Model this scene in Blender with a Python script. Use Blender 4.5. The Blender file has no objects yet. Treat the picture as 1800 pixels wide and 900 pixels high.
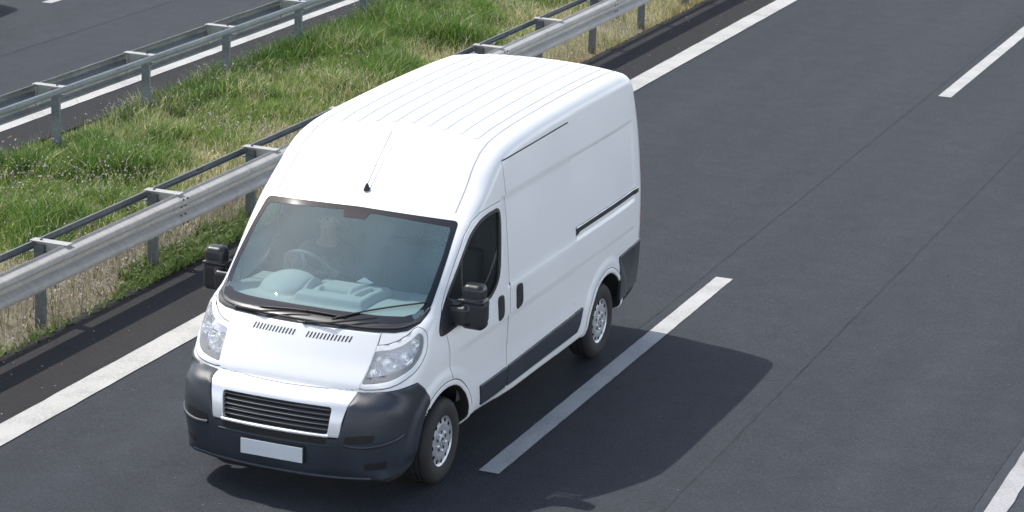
import bpy, bmesh, math, random
import numpy as np
from mathutils import Vector, Matrix
from mathutils.geometry import delaunay_2d_cdt

# ================================================================ camera, sky, sun, exposure
SC = bpy.context.scene
COL = SC.collection
cam_data = bpy.data.cameras.new('camera')
camera = bpy.data.objects.new('camera', cam_data)
COL.objects.link(camera)
cam_data.sensor_width = 36.0
cam_data.lens = 4585.72 / 1800 * 36.0
cam_data.clip_start = 0.5
cam_data.clip_end = 3000.0
_yaw, _pit, _rol = 0.3818, 0.2813, 0.0312
_fw = Vector((-math.sin(_yaw)*math.cos(_pit), math.cos(_yaw)*math.cos(_pit), -math.sin(_pit)))
_rt = Vector((math.cos(_yaw), math.sin(_yaw), 0)); _up = _rt.cross(_fw)
_r2 = _rt*math.cos(_rol) + _up*math.sin(_rol); _u2 = -_rt*math.sin(_rol) + _up*math.cos(_rol)
camera.matrix_world = Matrix(((_r2.x, _u2.x, -_fw.x, 8.4403), (_r2.y, _u2.y, -_fw.y, -17.3075), (_r2.z, _u2.z, -_fw.z, 7.2803), (0, 0, 0, 1)))
SC.camera = camera

TO_SUN = Vector((-0.665, 0.125, 1.0)).normalized()
SUN_EL = math.asin(TO_SUN.z); SUN_ROT = math.atan2(TO_SUN.x, TO_SUN.y)
world = bpy.data.worlds.new('World'); SC.world = world; world.use_nodes = True
wn = world.node_tree.nodes; wl = world.node_tree.links
for n in list(wn): wn.remove(n)
w_out = wn.new('ShaderNodeOutputWorld'); w_bg = wn.new('ShaderNodeBackground'); w_sky = wn.new('ShaderNodeTexSky')
w_sky.sky_type = 'NISHITA'; w_sky.sun_disc = False; w_sky.sun_elevation = SUN_EL; w_sky.sun_rotation = SUN_ROT
w_sky.air_density = 1.0; w_sky.dust_density = 2.0; w_sky.ozone_density = 1.0; w_sky.altitude = 100
w_bg.inputs['Strength'].default_value = 0.13
# broken white cloud, thickest towards the horizon; unseen, added to brighten the van's side
w_tc = wn.new('ShaderNodeTexCoord'); w_map = wn.new('ShaderNodeMapping'); w_map.inputs['Scale'].default_value = (1, 1, 2.2)
w_no = wn.new('ShaderNodeTexNoise'); w_no.inputs['Scale'].default_value = 2.6; w_no.inputs['Detail'].default_value = 7; w_no.inputs['Roughness'].default_value = .58
wl.new(w_tc.outputs['Generated'], w_map.inputs['Vector']); wl.new(w_map.outputs['Vector'], w_no.inputs['Vector'])
w_sep = wn.new('ShaderNodeSeparateXYZ'); wl.new(w_tc.outputs['Generated'], w_sep.inputs[0])
w_hz = wn.new('ShaderNodeMapRange'); w_hz.inputs['From Min'].default_value = .42; w_hz.inputs['From Max'].default_value = .05; w_hz.inputs['To Min'].default_value = -.26; w_hz.inputs['To Max'].default_value = .24
wl.new(w_sep.outputs['Z'], w_hz.inputs['Value'])
w_ad = wn.new('ShaderNodeMath'); w_ad.operation = 'ADD'; wl.new(w_no.outputs['Fac'], w_ad.inputs[0]); wl.new(w_hz.outputs['Result'], w_ad.inputs[1])
w_rp = wn.new('ShaderNodeValToRGB'); w_rp.color_ramp.elements[0].position = .46; w_rp.color_ramp.elements[1].position = .66; w_sx = wn.new('ShaderNodeMath'); w_sx.operation = 'MULTIPLY_ADD'; w_sx.inputs[1].default_value = .10; wl.new(w_sep.outputs['X'], w_sx.inputs[0]); wl.new(w_ad.outputs[0], w_sx.inputs[2])  # more cloud on the right, added to light the van's shaded flank
wl.new(w_sx.outputs[0], w_rp.inputs['Fac'])
w_mx = wn.new('ShaderNodeMix'); w_mx.data_type = 'RGBA'; wl.new(w_rp.outputs['Color'], w_mx.inputs[0]); wl.new(w_sky.outputs['Color'], w_mx.inputs[6])
CLOUD_FILL = 21.0; w_mx.inputs[7].default_value = (CLOUD_FILL*.93, CLOUD_FILL*.97, CLOUD_FILL, 1)
wl.new(w_mx.outputs[2], w_bg.inputs['Color']); wl.new(w_bg.outputs['Background'], w_out.inputs['Surface'])
sun_data = bpy.data.lights.new('sun', 'SUN'); sun_data.energy = 3.45; sun_data.angle = math.radians(0.55); sun_data.color = (1.0, 0.955, 0.89)
sun = bpy.data.objects.new('sun', sun_data); COL.objects.link(sun)
sun.rotation_euler = TO_SUN.to_track_quat('Z', 'Y').to_euler(); sun.location = (-30, 10, 50)
SC.view_settings.view_transform = 'Standard'; SC.view_settings.look = 'None'
SC.view_settings.exposure = 0.36; SC.view_settings.gamma = 1.0; SC.view_settings.use_curve_mapping = False
SC.render.engine = 'CYCLES'
SC.cycles.use_denoising = True
SC.cycles.max_bounces = 8; SC.cycles.transparent_max_bounces = 12
SC.cycles.caustics_reflective = False; SC.cycles.caustics_refractive = False
SC.cycles.sample_clamp_indirect = 4.0

# ================================================================ helpers
rng = np.random.default_rng(7)

def tag(o, label=None, cat=None, group=None, kind=None):
    if label: o['label'] = label
    if cat: o['category'] = cat
    if group: o['group'] = group
    if kind: o['kind'] = kind
    return o

def empty(name, loc=(0, 0, 0)):
    o = bpy.data.objects.new(name, None); COL.objects.link(o); o.location = loc; o.empty_display_size = .2
    return o

def mesh_obj(name, verts, faces, mat=None, parent=None, smooth=False):
    me = bpy.data.meshes.new(name)
    me.from_pydata([tuple(v) for v in verts], [], [tuple(f) for f in faces]); me.update()
    o = bpy.data.objects.new(name, me); COL.objects.link(o)
    for m in (mat if isinstance(mat, (list, tuple)) else [mat]):
        if m: me.materials.append(m)
    if smooth: me.polygons.foreach_set('use_smooth', [True]*len(me.polygons))
    if parent: o.parent = parent
    return o

def np_mesh(name, V, F, mat=None, parent=None, smooth=False, normals=None):
    """mesh from numpy arrays; F = list of (n, k) index arrays"""
    me = bpy.data.meshes.new(name)
    F = F if isinstance(F, list) else [F]
    nl = sum(f.size for f in F); npoly = sum(len(f) for f in F)
    me.vertices.add(len(V)); me.vertices.foreach_set('co', np.asarray(V, np.float32).ravel())
    me.loops.add(nl); me.loops.foreach_set('vertex_index', np.concatenate([f.ravel() for f in F]).astype(np.int32))
    me.polygons.add(npoly)
    tot = np.concatenate([np.full(len(f), f.shape[1]) for f in F]); st = np.concatenate([[0], np.cumsum(tot)[:-1]])
    me.polygons.foreach_set('loop_start', st.astype(np.int32)); me.polygons.foreach_set('loop_total', tot.astype(np.int32))
    me.update(calc_edges=True)
    if smooth: me.polygons.foreach_set('use_smooth', np.ones(npoly, bool))
    if normals is not None: me.normals_split_custom_set_from_vertices([tuple(n) for n in normals])
    for m in (mat if isinstance(mat, (list, tuple)) else [mat]):
        if m: me.materials.append(m)
    o = bpy.data.objects.new(name, me); COL.objects.link(o)
    if parent: o.parent = parent
    return o

class MB:
    """collects boxes, tubes, lathes into one mesh"""
    def __init__(s): s.v = []; s.f = []
    def add(s, V, F):
        b = len(s.v); s.v += [tuple(v) for v in V]; s.f += [tuple(b+i for i in f) for f in F]; return s
    def box(s, x0, x1, y0, y1, z0, z1):
        V = [(x, y, z) for x in (x0, x1) for y in (y0, y1) for z in (z0, z1)]
        return s.add(V, [(0,1,3,2),(4,6,7,5),(0,4,5,1),(2,3,7,6),(0,2,6,4),(1,5,7,3)])
    def extrude(s, prof, y0, y1, close=True, cap=True):
        """profile of (x, z) points extruded along y"""
        n = len(prof); V = [(p[0], y0, p[1]) for p in prof]+[(p[0], y1, p[1]) for p in prof]
        F = [(i, (i+1) % n, n+(i+1) % n, n+i) for i in range(n if close else n-1)]
        if cap and close: F += [tuple(range(n-1, -1, -1)), tuple(range(n, 2*n))]
        return s.add(V, F)
    def tube(s, pts, r, seg=8, cap=True):
        pts = [Vector(p) for p in pts]; n = len(pts); V = []
        rs = r if isinstance(r, (list, tuple)) else [r]*n
        t0 = (pts[1]-pts[0]).normalized(); u = t0.orthogonal().normalized()
        for i, p in enumerate(pts):
            t = ((pts[min(i+1, n-1)]-pts[max(i-1, 0)])).normalized()
            u = (u-t*u.dot(t)).normalized(); w = t.cross(u)
            V += [p+(u*math.cos(2*math.pi*k/seg)+w*math.sin(2*math.pi*k/seg))*rs[i] for k in range(seg)]
        F = [(i*seg+k, i*seg+(k+1) % seg, (i+1)*seg+(k+1) % seg, (i+1)*seg+k) for i in range(n-1) for k in range(seg)]
        if cap: F += [tuple(range(seg-1, -1, -1)), tuple(range((n-1)*seg, n*seg))]
        return s.add(V, F)
    def lathe(s, prof, c, seg=40, axis='x'):
        """prof: (radius, along) points turned about an axis through c"""
        n = len(prof); V = []
        for k in range(seg):
            a = 2*math.pi*k/seg
            for r, h in prof:
                if axis == 'x': V.append((c[0]+h, c[1]+r*math.cos(a), c[2]+r*math.sin(a)))
                else: V.append((c[0]+r*math.cos(a), c[1]+r*math.sin(a), c[2]+h))
        F = [(k*n+i, k*n+i+1, ((k+1) % seg)*n+i+1, ((k+1) % seg)*n+i) for k in range(seg) for i in range(n-1)]
        return s.add(V, F)
    def build(s, name, mat, parent=None, smooth=False, bevel=0, seg=2, auto=None):
        o = mesh_obj(name, s.v, s.f, mat, parent, smooth)
        bm = bmesh.new(); bm.from_mesh(o.data)
        bmesh.ops.recalc_face_normals(bm, faces=bm.faces)
        if bevel:
            ed = [e for e in bm.edges if len(e.link_faces) == 2 and e.calc_face_angle(0) > .5]
            bmesh.ops.bevel(bm, geom=ed, offset=bevel, segments=seg, profile=.6, affect='EDGES', clamp_overlap=True)
        bm.to_mesh(o.data); bm.free()
        if auto:
            o.data.polygons.foreach_set('use_smooth', [True]*len(o.data.polygons))
            bm = bmesh.new(); bm.from_mesh(o.data)
            for e in bm.edges:
                if len(e.link_faces) == 2 and e.calc_face_angle(0) > auto: e.smooth = False
            bm.to_mesh(o.data); bm.free()
        return o

# ---------------------------------------------------------------- materials
def material(name):
    m = bpy.data.materials.new(name); m.use_nodes = True
    nt = m.node_tree; b = nt.nodes['Principled BSDF']
    return m, nt, b
def node(nt, t, **kw):
    n = nt.nodes.new(t)
    for k, v in kw.items(): setattr(n, k, v)
    return n
def link(nt, a, b): nt.links.new(a, b)
def ramp(nt, src, stops, interp='LINEAR'):
    r = node(nt, 'ShaderNodeValToRGB'); r.color_ramp.interpolation = interp
    els = r.color_ramp.elements
    while len(els) < len(stops): els.new(.5)
    for e, (p, c) in zip(els, stops):
        e.position = p; e.color = (*c, 1) if len(c) == 3 else c
    link(nt, src, r.inputs['Fac']); return r.outputs['Color']
def noise(nt, scale, detail=4, rough=.55, vec=None, dist=0):
    n = node(nt, 'ShaderNodeTexNoise'); n.inputs['Scale'].default_value = scale; n.inputs['Detail'].default_value = detail
    n.inputs['Roughness'].default_value = rough; n.inputs['Distortion'].default_value = dist
    if vec is not None: link(nt, vec, n.inputs['Vector'])
    return n.outputs['Fac']
def pos(nt, scale=None):
    g = node(nt, 'ShaderNodeNewGeometry')
    if scale is None: return g.outputs['Position']
    m = node(nt, 'ShaderNodeVectorMath', operation='MULTIPLY'); link(nt, g.outputs['Position'], m.inputs[0]); m.inputs[1].default_value = scale
    return m.outputs[0]
def objco(nt, scale=(1, 1, 1)):
    g = node(nt, 'ShaderNodeTexCoord'); m = node(nt, 'ShaderNodeVectorMath', operation='MULTIPLY')
    link(nt, g.outputs['Object'], m.inputs[0]); m.inputs[1].default_value = scale
    return m.outputs[0]
def mix(nt, fac, a, b, blend='MIX'):
    m = node(nt, 'ShaderNodeMix', data_type='RGBA', blend_type=blend)
    for s, v in ((m.inputs[0], fac), (m.inputs[6], a), (m.inputs[7], b)):
        if hasattr(v, 'is_linked') or isinstance(v, bpy.types.NodeSocket): link(nt, v, s)
        elif isinstance(v, (int, float)): s.default_value = v
        else: s.default_value = (*v, 1)
    return m.outputs[2]
def math_(nt, op, a, b=0., c=None):
    m = node(nt, 'ShaderNodeMath', operation=op)
    for i, v in enumerate((a, b, c)):
        if v is None: continue
        if isinstance(v, bpy.types.NodeSocket): link(nt, v, m.inputs[i])
        else: m.inputs[i].default_value = v
    return m.outputs[0]
def bump(nt, b, h, strength=.3, dist=.01):
    n = node(nt, 'ShaderNodeBump'); n.inputs['Strength'].default_value = strength; n.inputs['Distance'].default_value = dist
    link(nt, h, n.inputs['Height']); link(nt, n.outputs['Normal'], b.inputs['Normal'])

def simple(name, col, rough=.5, metal=0., coat=0., var=.12, vscale=6., bumpk=0., bscale=200., spec=.5):
    """a plain surface with slight procedural unevenness in colour and gloss"""
    m, nt, b = material(name)
    n = noise(nt, vscale, 5, .6, objco(nt))
    c0 = tuple(max(0, c*(1-var)) for c in col); c1 = tuple(min(1, c*(1+var)) for c in col)
    link(nt, ramp(nt, n, [(.3, c0), (.7, c1)]), b.inputs['Base Color'])
    r = ramp(nt, n, [(.3, (rough*.85,)*3), (.75, (min(1, rough*1.15),)*3)])
    link(nt, r, b.inputs['Roughness'])
    b.inputs['Metallic'].default_value = metal; b.inputs['Coat Weight'].default_value = coat; b.inputs['Coat Roughness'].default_value = .04
    b.inputs['Specular IOR Level'].default_value = spec
    if bumpk: bump(nt, b, noise(nt, bscale, 3, .6, objco(nt)), bumpk, .004)
    return m

def asphalt(name, dark, light, tint_noise=.35, streak=True):
    m, nt, b = material(name)
    p = pos(nt)
    big = noise(nt, .35, 4, .6, pos(nt, (1.0, .25, 1)))
    mid = noise(nt, 3.0, 5, .65, p)
    fine = noise(nt, 70., 3, .7, p)
    vo = node(nt, 'ShaderNodeTexVoronoi'); vo.inputs['Scale'].default_value = 95.; link(nt, p, vo.inputs['Vector'])
    base = ramp(nt, fine, [(.30, dark), (.70, light)])
    base = mix(nt, .42, base, ramp(nt, vo.outputs['Color'], [(.1, tuple(c*.45 for c in dark)), (.75, light), (1., tuple(min(1, c*1.9) for c in light))]))
    base = mix(nt, .8, base, ramp(nt, mid, [(.25, (.80, .80, .80)), (.75, (1.18, 1.17, 1.16))]), 'MULTIPLY')
    base = mix(nt, .55, base, ramp(nt, big, [(.3, (.80, .80, .81)), (.7, (1.15, 1.15, 1.16))]), 'MULTIPLY')
    lon = noise(nt, 1.0, 4, .6, pos(nt, (1.5, .035, 1)))
    base = mix(nt, .5, base, ramp(nt, lon, [(.32, (.86, .86, .87)), (.68, (1.12, 1.12, 1.12))]), 'MULTIPLY')
    sx = node(nt, 'ShaderNodeSeparateXYZ'); link(nt, p, sx.inputs[0])
    wob = math_(nt, 'ADD', sx.outputs[0], math_(nt, 'MULTIPLY', noise(nt, .25, 2, .5, p), .5))
    trk = math_(nt, 'SINE', math_(nt, 'MULTIPLY', wob, 2*math.pi/1.85))
    base = mix(nt, .35, base, ramp(nt, trk, [(.0, (.93, .93, .93)), (1., (1.09, 1.09, 1.085))]), 'MULTIPLY')
    # sparse pale chippings
    v2 = node(nt, 'ShaderNodeTexVoronoi'); v2.inputs['Scale'].default_value = 9.; link(nt, p, v2.inputs['Vector'])
    v2r = node(nt, 'ShaderNodeSeparateColor'); link(nt, v2.outputs['Color'], v2r.inputs[0])
    spot = math_(nt, 'MULTIPLY', math_(nt, 'LESS_THAN', v2.outputs['Distance'], .055), math_(nt, 'GREATER_THAN', v2r.outputs[0], .80))
    base = mix(nt, math_(nt, 'MULTIPLY', spot, .55), base, (.30, .30, .31))
    link(nt, base, b.inputs['Base Color'])
    b.inputs['Roughness'].default_value = .82
    b.inputs['Specular IOR Level'].default_value = .25
    hh = math_(nt, 'ADD', math_(nt, 'MULTIPLY', fine, .6), vo.outputs['Distance'])
    bump(nt, b, hh, .55, .006)
    return m

def road_paint(name, col, wear=.5):
    m, nt, b = material(name)
    p = pos(nt)
    f = noise(nt, 45., 4, .75, p); g = noise(nt, 2.2, 5, .6, p); sp = noise(nt, 160., 2, .6, p)
    w = math_(nt, 'ADD', math_(nt, 'MULTIPLY', f, .55), math_(nt, 'MULTIPLY', g, .45))
    c = ramp(nt, sp, [(.3, tuple(x*.86 for x in col)), (.7, col)])
    c = mix(nt, ramp(nt, w, [(wear, (0, 0, 0)), (wear+.16, (1, 1, 1))]), tuple(x*.62 for x in col), c)
    hole = ramp(nt, math_(nt, 'ADD', math_(nt, 'MULTIPLY', sp, .5), math_(nt, 'MULTIPLY', w, .5)), [(wear-.19, (1, 1, 1)), (wear-.13, (0, 0, 0))])
    c = mix(nt, hole, c, (.09, .09, .095))
    link(nt, c, b.inputs['Base Color']); b.inputs['Roughness'].default_value = .75
    bump(nt, b, sp, .4, .003)
    return m

def galvanised(name, lo, hi, rough=.5, metal=.55):
    m, nt, b = material(name)
    o = objco(nt); v = node(nt, 'ShaderNodeTexVoronoi'); v.inputs['Scale'].default_value = 26.; link(nt, o, v.inputs['Vector'])
    sp = node(nt, 'ShaderNodeSeparateColor'); link(nt, v.outputs['Color'], sp.inputs[0])
    n = noise(nt, 2.4, 6, .65, o); st = noise(nt, 9., 4, .6, objco(nt, (1, .35, 6)))
    t = math_(nt, 'ADD', math_(nt, 'MULTIPLY', n, .5), math_(nt, 'ADD', math_(nt, 'MULTIPLY', st, .38), math_(nt, 'MULTIPLY', sp.outputs[0], .12)))
    drip = noise(nt, 1., 4, .65, objco(nt, (2., 24., 1.2))); grime = noise(nt, 5., 5, .7, o)
    cc = mix(nt, .75, ramp(nt, t, [(.32, lo), (.66, hi)]), ramp(nt, drip, [(.32, (.87, .86, .85)), (.62, (1.03, 1.03, 1.03))]), 'MULTIPLY')
    cc = mix(nt, ramp(nt, grime, [(.60, (0, 0, 0)), (.78, (.55, .55, .55))]), cc, tuple(c*.42*k for c, k in zip(lo, (1.1, .98, .82))))
    link(nt, cc, b.inputs['Base Color'])
    link(nt, ramp(nt, t, [(.3, (rough+.12,)*3), (.7, (rough-.08,)*3)]), b.inputs['Roughness'])
    b.inputs['Metallic'].default_value = metal
    bump(nt, b, noise(nt, 60., 3, .6, o), .08, .003)
    return m

def foliage(name, rough=.6, transl=.35):
    m, nt, b = material(name)
    a = node(nt, 'ShaderNodeAttribute', attribute_name='tone')
    link(nt, a.outputs['Color'], b.inputs['Base Color']); b.inputs['Roughness'].default_value = rough; b.inputs['Specular IOR Level'].default_value = .25
    t = node(nt, 'ShaderNodeBsdfTranslucent'); link(nt, a.outputs['Color'], t.inputs['Color'])
    ms = node(nt, 'ShaderNodeMixShader'); ms.inputs[0].default_value = transl
    out = nt.nodes['Material Output']
    link(nt, b.outputs[0], ms.inputs[1]); link(nt, t.outputs[0], ms.inputs[2]); link(nt, ms.outputs[0], out.inputs['Surface'])
    return m
# ---------------------------------------------------------------- numeric body shape of the van (implicit surface)
def catmull(pts, n=14, closed=True):
    P = np.array(pts, float); m = len(P); out = []
    for i in range(m if closed else m - 1):
        if closed: p0, p1, p2, p3 = P[i-1], P[i], P[(i+1) % m], P[(i+2) % m]
        else: p0, p1, p2, p3 = P[max(i-1, 0)], P[i], P[i+1], P[min(i+2, m-1)]
        # centripetal parameterisation
        d1 = max(np.linalg.norm(p1-p0), 1e-6)**.5; d2 = max(np.linalg.norm(p2-p1), 1e-6)**.5; d3 = max(np.linalg.norm(p3-p2), 1e-6)**.5
        t0, t1 = 0, d1; t2 = t1+d2; t3 = t2+d3
        for t in np.linspace(t1, t2, n, endpoint=False):
            A1 = (t1-t)/(t1-t0)*p0+(t-t0)/(t1-t0)*p1; A2 = (t2-t)/(t2-t1)*p1+(t-t1)/(t2-t1)*p2; A3 = (t3-t)/(t3-t2)*p2+(t-t2)/(t3-t2)*p3
            B1 = (t2-t)/(t2-t0)*A1+(t-t0)/(t2-t0)*A2; B2 = (t3-t)/(t3-t1)*A2+(t-t1)/(t3-t1)*A3
            out.append((t2-t)/(t2-t1)*B1+(t-t1)/(t2-t1)*B2)
    if not closed: out.append(P[-1])
    return np.array(out)

def curve1(xs, ys, smooth=0.):
    """smooth 1-D curve through knots, as a fine table (monotone cubic)"""
    xs = np.array(xs, float); ys = np.array(ys, float)
    h = np.diff(xs); d = np.diff(ys)/h
    m = np.zeros(len(xs)); m[0] = d[0]; m[-1] = d[-1]
    for i in range(1, len(xs)-1):
        if d[i-1]*d[i] > 0:
            w1 = 2*h[i]+h[i-1]; w2 = h[i]+2*h[i-1]
            m[i] = (w1+w2)/(w1/d[i-1]+w2/d[i])
    t = np.linspace(xs[0], xs[-1], 2000)
    k = np.clip(np.searchsorted(xs, t)-1, 0, len(xs)-2); s = (t-xs[k])/h[k]
    v = (2*s**3-3*s**2+1)*ys[k]+(s**3-2*s**2+s)*h[k]*m[k]+(-2*s**3+3*s**2)*ys[k+1]+(s**3-s**2)*h[k]*m[k+1]
    if smooth:
        n = int(smooth/(t[1]-t[0])); kx = np.exp(-.5*(np.arange(-3*n, 3*n+1)/n)**2); kx /= kx.sum()
        e = 3*n; dv0, dv1 = v[1]-v[0], v[-1]-v[-2]
        vp = np.concatenate([v[0]+dv0*np.arange(-e, 0), v, v[-1]+dv1*np.arange(1, e+1)]); v = np.convolve(vp, kx, 'valid')
    return lambda x: np.interp(x, t, v)

class Grid2:
    """signed distance of a closed outline in the (y, z) plane, tabulated"""
    def __init__(self, poly, lo, hi, h=.006):
        self.lo = np.array(lo); self.h = h
        n = ((np.array(hi)-lo)/h).astype(int)+1
        Y, Z = np.meshgrid(lo[0]+np.arange(n[0])*h, lo[1]+np.arange(n[1])*h, indexing='ij')
        D = np.full(Y.shape, 1e9); ins = np.zeros(Y.shape, bool)
        for a, b in zip(poly, np.roll(poly, -1, 0)):
            ab = b-a; L = ab@ab
            if L < 1e-12: continue
            t = np.clip(((Y-a[0])*ab[0]+(Z-a[1])*ab[1])/L, 0, 1)
            D = np.minimum(D, (Y-a[0]-t*ab[0])**2+(Z-a[1]-t*ab[1])**2)
            c = (a[1] > Z) != (b[1] > Z)
            with np.errstate(divide='ignore', invalid='ignore'):
                ins ^= c & (Y < (b[0]-a[0])*(Z-a[1])/(b[1]-a[1]+1e-30)+a[0])
        self.D = np.where(ins, -1, 1)*np.sqrt(D)
    def __call__(self, y, z):
        u = np.clip((y-self.lo[0])/self.h, 0, self.D.shape[0]-1.001); v = np.clip((z-self.lo[1])/self.h, 0, self.D.shape[1]-1.001)
        i = u.astype(int); j = v.astype(int); u = u-i; v = v-j; D = self.D
        return (D[i, j]*(1-u)+D[i+1, j]*u)*(1-v)+(D[i, j+1]*(1-u)+D[i+1, j+1]*u)*v

def smax(a, b, k): return np.maximum(a, b)+np.maximum(k-np.abs(a-b), 0)**2/(4*k)
def sstep(a, b, x):
    t = np.clip((x-a)/(b-a), 0, 1); return t*t*(3-2*t)

PROFILE = [(-.70,.215),(-.86,.225),(-.925,.30),(-.950,.42),(-.955,.55),(-.947,.66),(-.928,.75),(-.895,.825),(-.84,.866),(-.768,.892),(-.750,.903),
 (-.744,.935),(-.725,.968),(-.645,1.08),(-.565,1.20),(-.48,1.305),(-.40,1.345),(-.32,1.38),(-.1,1.54),(.2,1.755),(.49,1.962),(.60,2.055),(.75,2.17),(.92,2.295),
 (1.12,2.385),(1.4,2.44),(2.5,2.485),(3.8,2.485),(4.22,2.465),(4.34,2.43),(4.405,2.35),(4.43,2.2),(4.455,1.8),(4.465,1.2),(4.465,.5),(4.43,.40),(3.9,.33),(1.,.32),(-.4,.27)]
prof = Grid2(catmull(PROFILE), (-1.4, -.1), (4.9, 2.9))
S_z = curve1([0,.2,.35,.55,.8,1.05,1.3,1.6,2.0,2.3,2.45,2.7],[.93,.955,.985,1.0,1.012,1.02,1.015,.992,.948,.905,.88,.84], .09)
plan_y = curve1([-1.2,-.95,-.7,-.4,0,.5,1.0,3.4,4.1,4.46,4.8],[-.26,-.185,-.115,-.07,-.032,-.006,0,0,-.012,-.045,-.08], .12)
bow_z = curve1([0,.3,.6,.9,1.1,1.35,1.6,1.95,2.3,2.8],[.16,.14,.11,.10,.16,.20,.15,.09,.08,.05])
kf_z = curve1([0,.5,.85,1.1,1.35,1.6,2.0,2.3,2.8],[.16,.20,.20,.14,.07,.06,.08,.12,.12])
kr_z = curve1([0,1.8,2.2,2.45,2.8],[.06,.06,.08,.10,.10])
ARCH = ((0., .34, .435), (3.45, .34, .43))

def Wside(y, z, detail=True):
    w = S_z(z)+plan_y(y)-.080*sstep(1.0, 1.6, z)*(1-sstep(-.2, 1.15, y))
    if detail:
        # recessed upper panel, waist step, lower crease, wheel-arch flares
        ylim = sstep(1.08, 1.14, y)*(1-sstep(4.10, 4.2, y))
        w = w-.013*ylim*(sstep(1.278, 1.298, z)-sstep(1.990, 2.018, z))
        yl2 = sstep(1.08, 1.16, y)*(1-sstep(4.05, 4.2, y))
        w = w-.011*yl2*(1-sstep(1.022, 1.046, z))*sstep(.60, .75, z)
        yl3 = sstep(.10, .35, y)*(1-sstep(1.16, 1.18, y))
        w = w-.010*yl3*(1-sstep(1.005, 1.035, z))*sstep(.60, .75, z)
        for cy, cz, r in ARCH:
            d = np.hypot(y-cy, z-cz)
            w = w+.018*(1-sstep(r+.085, r+.165, d))*sstep(.30, .42, z)
    return w

def F0(P, detail=True):
    x = P[..., 0]; y = P[..., 1]; z = P[..., 2]; ax = np.abs(x)
    t = ax/.85
    front = 1-sstep(.6, 1.6, y); rear = sstep(3.4, 4.4, y)
    ye = y-front*bow_z(z)*t**2.4+rear*.045*t**2.4
    ze = z+sstep(1.9, 2.2, z)*.055*t**2.2
    if detail:
        pass
    b = prof(ye, ze)
    a = ax-Wside(y, z, detail)
    wf = 1-sstep(.5, 1.5, y)
    k = wf*kf_z(z)+(1-wf)*kr_z(z)
    lowcut = sstep(.18, .36, z)
    k = np.where(z < .36, np.maximum(k*lowcut, .03), k)
    return smax(a, b, k)

def F(P):
    f = F0(P)
    ax = np.abs(P[..., 0])
    for cy, cz, r in ARCH:
        d = r-np.hypot(P[..., 1]-cy, P[..., 2]-cz)
        f = np.maximum(f, np.minimum(d, ax-.60))
    return f

def grad(fn, P, e=.011):
    g = np.empty_like(P)
    for i in range(3):
        d = np.zeros(3); d[i] = e
        g[..., i] = (fn(P+d)-fn(P-d))/(2*e)
    return g

def surface_nets(fn, lo, hi, h):
    lo = np.array(lo, float); n = ((np.array(hi)-lo)/h).astype(int)+1
    V = np.empty(n, np.float32)
    ys = lo[1]+np.arange(n[1])*h; zs = lo[2]+np.arange(n[2])*h
    Y, Z = np.meshgrid(ys, zs, indexing='ij')
    for i in range(n[0]):
        V[i] = fn(np.stack([np.full_like(Y, lo[0]+i*h), Y, Z], -1))
    s = V < 0
    cnt = sum(s[a:n[0]-1+a, b:n[1]-1+b, c:n[2]-1+c].astype(np.int8) for a in (0,1) for b in (0,1) for c in (0,1))
    cell = (cnt > 0) & (cnt < 8)
    idx = -np.ones(cell.shape, np.int64); ci = np.argwhere(cell); idx[cell] = np.arange(len(ci))
    acc = np.zeros((len(ci), 3)); num = np.zeros(len(ci))
    I, J, K = ci.T
    for ax in range(3):
        for a in (0,1):
            for b in (0,1):
                o = [0,0,0]; o[(ax+1) % 3] = a; o[(ax+2) % 3] = b
                v0 = V[I+o[0], J+o[1], K+o[2]]; o2 = list(o); o2[ax] = 1
                v1 = V[I+o2[0], J+o2[1], K+o2[2]]
                m = (v0 < 0) != (v1 < 0)
                t = np.where(m, v0/(v0-v1+1e-20), 0)
                q = np.tile(np.array(o, float), (len(ci), 1)); q[:, ax] = t
                acc += q*m[:, None]; num += m
    vert = lo+(ci+acc/num[:, None])*h
    faces = []
    for ax in range(3):
        A = [slice(1, -1)]*3; A[ax] = slice(0, -1)
        v0 = s[tuple(A)]; B = list(A); B[ax] = slice(1, None); v1 = s[tuple(B)]
        e = np.argwhere(v0 != v1); flip = v0[tuple(e.T)]
        e = e+1; e[:, ax] -= 1
        u, w = (ax+1) % 3, (ax+2) % 3
        q = []
        for du, dw in ((1,1),(0,1),(0,0),(1,0)):
            c = e.copy(); c[:, u] -= du; c[:, w] -= dw
            q.append(idx[tuple(c.T)])
        q = np.stack(q, 1); q[~flip] = q[~flip][:, ::-1]
        faces.append(q)
    faces = np.concatenate(faces)
    return vert, faces

def project(fn, P, it=6, off=0.):
    P = P.copy()
    for _ in range(it):
        f = fn(P)-off; g = grad(fn, P); g2 = (g*g).sum(-1)+1e-9
        st = f/g2; st = np.clip(st, -.02, .02)
        P -= .9*st[..., None]*g
    return P
def cast(fn, O, D, off=0., it=90):
    """march points from O along D until the surface (offset off) is met"""
    P = O.copy()
    for _ in range(it): P = P+D*((fn(P)-off)*.8)[..., None]
    return P
# ================================================================ the setting: ground, carriageways, painted lines
def sheet(name, x0, x1, y0, y1, z, mat, ny=1, jag0=0, jag1=0, kind='structure', nx=1):
    ys = np.linspace(y0, y1, ny+1); xs = np.linspace(0, 1, nx+1)
    L = x0+(rng.normal(0, jag0, ny+1) if jag0 else 0)*np.ones(ny+1); R = x1+(rng.normal(0, jag1, ny+1) if jag1 else 0)*np.ones(ny+1)
    V = [(L[j]+(R[j]-L[j])*t, ys[j], z) for j in range(ny+1) for t in xs]; n = nx+1
    Fc = [(j*n+i, j*n+i+1, (j+1)*n+i+1, (j+1)*n+i) for j in range(ny) for i in range(nx)]
    o = mesh_obj(name, V, Fc, mat); tag(o, kind=kind); return o

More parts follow.
